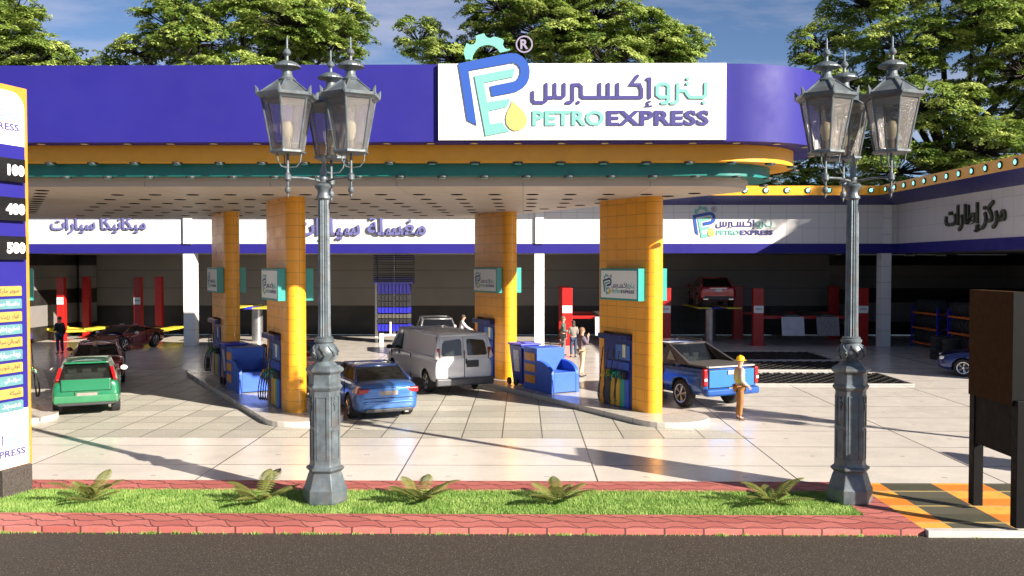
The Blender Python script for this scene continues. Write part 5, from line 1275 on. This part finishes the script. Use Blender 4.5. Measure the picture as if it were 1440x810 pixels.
def cloth(n, c): return mat('cloth_' + n, c, .8, var=.15, vs=12, bump=.3, bs=40)
person('man in a long black coat and blue jeans standing near the left side wall', (-21.75, 41.4), 60, dict(wL=(-.15, .22, 1.12), eL=(-.22, .0, 1.14)), cloth('black', (.012, .012, .014)), cloth('jeans', (.03, .05, .11)), hair=mat('hair_grey', (.08, .07, .06), .7), coat=.30)
person('man in dark brown jacket standing between the green hatchback and the dark red car', (-14.45, 29.75), -80, {}, cloth('darkbrown', (.035, .022, .015)), cloth('darktrouser', (.02, .02, .022)))
person('man in a pale shirt leaning beside the pump behind the white van', (-2.95, 42.6), -75, dict(eL=(-.2, .2, 1.18), wL=(-.14, .42, 1.08), eR=(.2, .2, 1.18), wR=(.15, .42, 1.05), nk=(0, .05, 1.46), hb=(0, .08, 1.54), hc=(0, .1, 1.62), ht=(0, .09, 1.69), ch=(0, .03, 1.31)), cloth('lilac', (.55, .50, .56)), cloth('brown', (.2, .1, .07)), sleeve=True, H=1.8)
person('young man in a green jacket standing by the red lift post', (1.85, 40.9), -100, dict(wR=(.12, .2, 1.1), eR=(.22, .0, 1.14)), cloth('green', (.07, .12, .09)), cloth('greytrouser', (.13, .12, .12)), hair=mat('hair_sandy', (.2, .11, .06), .7), H=1.82)
person('woman in a grey jacket and blue jeans seen from behind, beside the man in green', (2.28, 40.2), 10, dict(wL=(-.1, .2, 1.15), eL=(-.22, .0, 1.14), wR=(.1, .2, 1.15), eR=(.22, .0, 1.14)), cloth('greyjacket', (.20, .18, .16)), cloth('jeans', None), hair=mat('hair_dark', (.05, .03, .02), .7), long_hair=True, H=1.66)
person('man in a purple-grey jacket and beige trousers with one hand raised to his chin', (2.2, 33.2), -72, dict(eR=(.22, .10, 1.17), wR=(.10, .20, 1.40), kL=(-.1, .06, .5), aL=(-.1, .05, .09), kR=(.1, -.02, .5), aR=(.11, -.12, .09)), cloth('purplegrey', (.13, .10, .13)), cloth('beige', (.50, .40, .27)), hair=mat('hair_sandy', None), H=1.85)
m, nt, b = _nt('hivis'); s = N(nt, 'ShaderNodeSeparateXYZ'); nt.links.new(coord(nt), s.inputs[0]); z = s.outputs[2]
def zb(a, c_): return mth(nt, 'MULTIPLY', mth(nt, 'GREATER_THAN', z, a), mth(nt, 'LESS_THAN', z, c_))
k = mth(nt, 'ADD', zb(1.00, 1.05), mth(nt, 'MULTIPLY', mth(nt, 'GREATER_THAN', z, 1.12), mth(nt, 'LESS_THAN', mth(nt, 'ABSOLUTE', mth(nt, 'SUBTRACT', mth(nt, 'ABSOLUTE', s.outputs[0]), .08)), .022)))
c = mixc(nt, k, (.46, .46, .012), (.50, .46, .34)); nt.links.new(c, b.inputs['Base Color']); b.inputs['Roughness'].default_value = .7
person('worker in yellow hard hat, hi-vis vest and tan trousers standing behind the blue pickup', (5.85, 24.0), -80, dict(eL=(-.22, -.04, 1.14), wL=(-.2, .16, 1.0), eR=(.23, -.06, 1.14), wR=(.2, .13, .98)), cloth('greyshirt', (.40, .33, .29)), cloth('tan', (.28, .125, .035)), vest=m, hat=mat('hat_yellow', (.72, .46, .01), .35), H=1.70, shoe=mat('boot', (.08, .045, .025), .6))

# ------------------------------------------------------------------ trees behind the garage
M_bark = mat('bark', (.035, .027, .021), .9, var=.3, vs=5, bump=.8, bs=8)
M_leaf = [leaf_mat('leaf_mid', (.11, .19, .03), (.25, .34, .06), .35, .55), leaf_mat('leaf_light', (.30, .40, .08), (.56, .64, .19), .4, .55), leaf_mat('leaf_deep', (.06, .12, .025), (.15, .23, .045), .3, .55)]
def tree(name_label, loc, trunk_h, lobes, seed, density=1.0, leaf=.23, group='big trees behind the garage'):
    """lobes: (x, y, z, rx, rz) foliage masses relative to the base; each is filled with flat drooping sprays on limbs"""
    rnd = random.Random(seed); rng = np.random.default_rng(seed)
    t = thing('tree', name_label, 'tree', loc, 0, group)
    tb = MB(); top = Vector((0, 0, trunk_h)); tb.tube([(0, 0, -.3), (.1, .05, trunk_h * .5), top], [.62, .45, .36], 10)
    P, T, NU = [], [], []
    for (lx, ly, lz, rx, rz) in lobes:
        c = Vector((lx, ly, lz)); mid = (top + c) / 2 + Vector((rnd.uniform(-.6, .6), rnd.uniform(-.6, .6), rnd.uniform(-.8, .2)))
        tb.tube([top - Vector((0, 0, 1.0)), mid, c - Vector((0, 0, rz * .3))], [.26, .16, .08], 7)
        nsp = int(28 * rx * rz * .42 * density) + 10
        for k in range(nsp):
            # points biased to the shell of the lobe
            d = rng.normal(size=3); d /= np.linalg.norm(d); q = .55 + .5 * rng.random() ** .6
            p = np.array([lx + d[0] * rx * q, ly + d[1] * rx * q, lz + d[2] * rz * q])
            tb.tube([c - Vector((0, 0, rz * .3)), Vector(p * .6 + np.array(c) * .4) - Vector((0, 0, .25)), Vector(p)], [.05, .03, .012], 4)
            # one spray: many leaflets in a drooping disc whose middle arches up
            r = rng.uniform(.5, 1.15) * (rx / 3.2) ** .5; n = int(380 * r * r * density)
            a = rng.uniform(0, 2 * PI, n); rr = r * np.sqrt(rng.random(n)); el = rng.uniform(.5, 1.0); ax = rng.uniform(0, PI)
            x = rr * np.cos(a); y = rr * np.sin(a) * el; X = x * np.cos(ax) - y * np.sin(ax); Y = x * np.sin(ax) + y * np.cos(ax)
            tx, ty = rng.normal(0, .22, 2)
            tx += d[0] * .22; ty += d[1] * .22
            Z = -.26 * (rr / r) ** 2 * r + rng.normal(0, .06, n) - X * tx - Y * ty
            # ragged edge
            keep = rng.random(n) < np.clip(1.25 - .8 * (rr / r) * (1 + .5 * np.sin(a * rng.integers(4, 8) + rng.random() * 6)), .1, 1)
            P.append(np.stack([p[0] + X, p[1] + Y, p[2] + Z], 1)[keep])
            nk = keep.sum(); m0 = rng.choice(3, p=(.46, .42, .12)); mm = np.where(rng.random(nk) < .75, m0, rng.integers(0, 3, nk)); T.append(mm)
            NU.append(np.stack([X / r * .5 + tx, Y / r * .5 + ty, np.ones(n)], 1)[keep])
    tb.build('trunk', M_bark, t, smooth='all')
    P = np.concatenate(P); T = np.concatenate(T); NU = np.concatenate(NU); n = len(P)
    nrm = NU + rng.normal(0, .30, (n, 3)); nrm /= np.linalg.norm(nrm, axis=1)[:, None]
    u = rng.normal(size=(n, 3)); u -= nrm * (u * nrm).sum(1)[:, None]; u /= np.linalg.norm(u, axis=1)[:, None]; w_ = np.cross(nrm, u)
    s = leaf * rng.uniform(.6, 1.25, n)[:, None]
    v = np.empty((n, 4, 3)); v[:, 0] = P - u * s * .6; v[:, 1] = P + w_ * s * .24; v[:, 2] = P + u * s * .6; v[:, 3] = P - w_ * s * .24
    me = bpy.data.meshes.new('crown'); me.vertices.add(n * 4); me.vertices.foreach_set('co', v.ravel()); me.loops.add(n * 4); me.polygons.add(n)
    me.loops.foreach_set('vertex_index', np.arange(n * 4)); me.polygons.foreach_set('loop_start', np.arange(n) * 4); me.polygons.foreach_set('loop_total', np.full(n, 4)); 
    for m_ in M_leaf: me.materials.append(m_)
    me.polygons.foreach_set('material_index', T.astype(int)); me.update(calc_edges=True)
    o = bpy.data.objects.new('crown', me); COL.objects.link(o); o.parent = t; return t
def lobeset(seed, w_, z0, z1, n, depth=.7):
    rnd = random.Random(seed); L = []
    for k in range(n):
        f = k / (n - 1); z = z0 + (z1 - z0) * f; rad = w_ * math.sqrt(max(.05, 1 - (1.35 * (f - .35)) ** 2))
        a = k * 2.4 + rnd.uniform(-.4, .4); r = rad * rnd.uniform(.45, .8)
        L.append((r * math.cos(a), r * math.sin(a) * depth, z, rnd.uniform(2.4, 3.6), rnd.uniform(1.2, 1.9)))
    return L
T2 = [(-10.5, 0, 16.0, 2.0, 1.4), (-7.8, -1, 17.3, 1.9, 1.0), (-8.5, 0, 14.6, 2.6, 1.4), (-5.5, 0, 21.0, 2.6, 1.9), (-3.5, -2, 18.0, 3.4, 1.8), (-1, 0, 22.8, 3.6, 2.0), (2.5, 1, 24.5, 3.6, 2.0), (3, -2, 18.8, 3.4, 1.8), (4.8, 0, 21.3, 3.0, 2.0), (5.8, -1, 18.2, 2.6, 1.6), (5, 0, 15.0, 3.0, 1.4), (0, -2.5, 15.2, 3.4, 1.4), (-4, -2, 14.6, 3.0, 1.4), (6.8, 0, 15.7, 1.6, 1.2), (1, 2, 20, 3.4, 1.8)]
T2 = [(x, y, z + 1.6 if z < 19 else z, rx, rz) for x, y, z, rx, rz in T2]
tree('broad leafy tree behind the canopy, left of the left lamp lanterns', (-18.6, 62, 0), 12.5, T2, 11)
T3 = [(x * -1.0 if i % 2 else x, y, z, rx, rz) for i, (x, y, z, rx, rz) in enumerate(T2)]
T3 = [(-10.2, 0, 18.6, 1.9, 1.3), (-7.8, 0, 17.3, 2.2, 1.2), (-5.6, 0, 19.2, 2.6, 1.7), (-4.5, -1, 22.0, 2.6, 1.8), (-1.5, 0, 23.5, 3.2, 2.0), (-1.5, -2, 18.6, 3.4, 1.8), (2, -1, 21.5, 3.4, 1.9), (4.8, 0, 20.4, 3.0, 1.7), (2.5, -2, 16.6, 3.4, 1.6), (5.8, -1, 17.4, 2.6, 1.6), (7.8, 0, 18.2, 2.0, 1.3), (7.0, 0, 16.8, 2.4, 1.2), (-4.5, -2, 15.2, 3.0, 1.4), (5, 0, 14.2, 3, 1.3), (0, 2, 20, 3.2, 1.6), (1.5, 1, 25, 3, 1.6)]
T3 = [(x, y, z + 1.4 if z < 19 else z, rx, rz) for x, y, z, rx, rz in T3]
tree('broad leafy tree behind the brand board in the middle', (3.0, 62, 0), 12.5, T3, 23)
T1 = [(0, 0, 17.5, 3.2, 1.5), (3.0, 0, 18.5, 2.9, 1.8), (4.4, -1, 18.4, 2.4, 1.4), (1, 0, 20.8, 3.0, 1.8), (-1.5, 0, 23, 3, 1.8), (3.0, 0, 16.8, 2.8, 1.4), (-3.5, 0, 18, 3, 2), (-4, 0, 14.5, 3, 1.6), (2, 0, 22, 2.0, 1.4)]
tree('leafy tree at the far left edge behind the canopy', (-37.5, 62, 0), 12, T1, 31)
TR_ = [(-9.2, 0, 19.6, 2.2, 1.3), (-7.6, -1, 17.0, 2.6, 1.5), (-6.0, 0, 22.5, 3.2, 1.8), (-4.0, -2, 19.0, 3.4, 1.9), (-1, 0, 24.5, 3.8, 2.0), (0, -3, 20.5, 3.6, 1.8), (3.8, -2, 22.5, 3.8, 2.0), (3.5, -3, 17.2, 4.0, 2.0), (-3, -3, 15.0, 3.6, 1.8), (-7.4, -1, 13.0, 3.0, 1.6), (0.5, -3.5, 12.0, 3.8, 1.7), (7.5, -2, 19.5, 3.8, 2.0), (7.0, -2, 14.0, 4.0, 2.0), (8, 0, 24.5, 4, 2.2), (-4.5, -2, 10.8, 3.4, 1.6), (4, -3, 9.8, 3.6, 1.6), (11, -1, 17, 4, 2), (11, -1, 11.5, 4, 2), (3, -3, 7.5, 4, 1.6), (9, -2, 8.5, 4, 1.8), (-3, -2, 8.2, 3.4, 1.4), (-1, 1, 28, 4, 2), (5, 0, 27.5, 4, 2)]
tree('largest leafy tree, filling the sky behind the right lamp', (29.5, 62, 0), 11, TR_, 47, 1.05)
tree('leafy tree low behind the garage, left of the right lamp post', (19.0, 66, 0), 8, [(0, 0, 11.5, 3.2, 1.6), (2.5, 0, 13.5, 3.0, 1.6), (-2.6, 0, 10.2, 2.6, 1.4), (3.5, 0, 10, 3, 1.5)], 51)
# off to the right: casts the dappled shade on the garage fascia
tree('leafy tree beyond the right wing outside the frame', (36.5, 33.0, 0), 9, [(0, 0, 16.5, 3.6, 2), (-2, 2, 14, 3, 1.6), (2, -2, 15, 3, 1.8), (-1.5, -1.5, 18.5, 2.6, 1.5)], 63, .8)
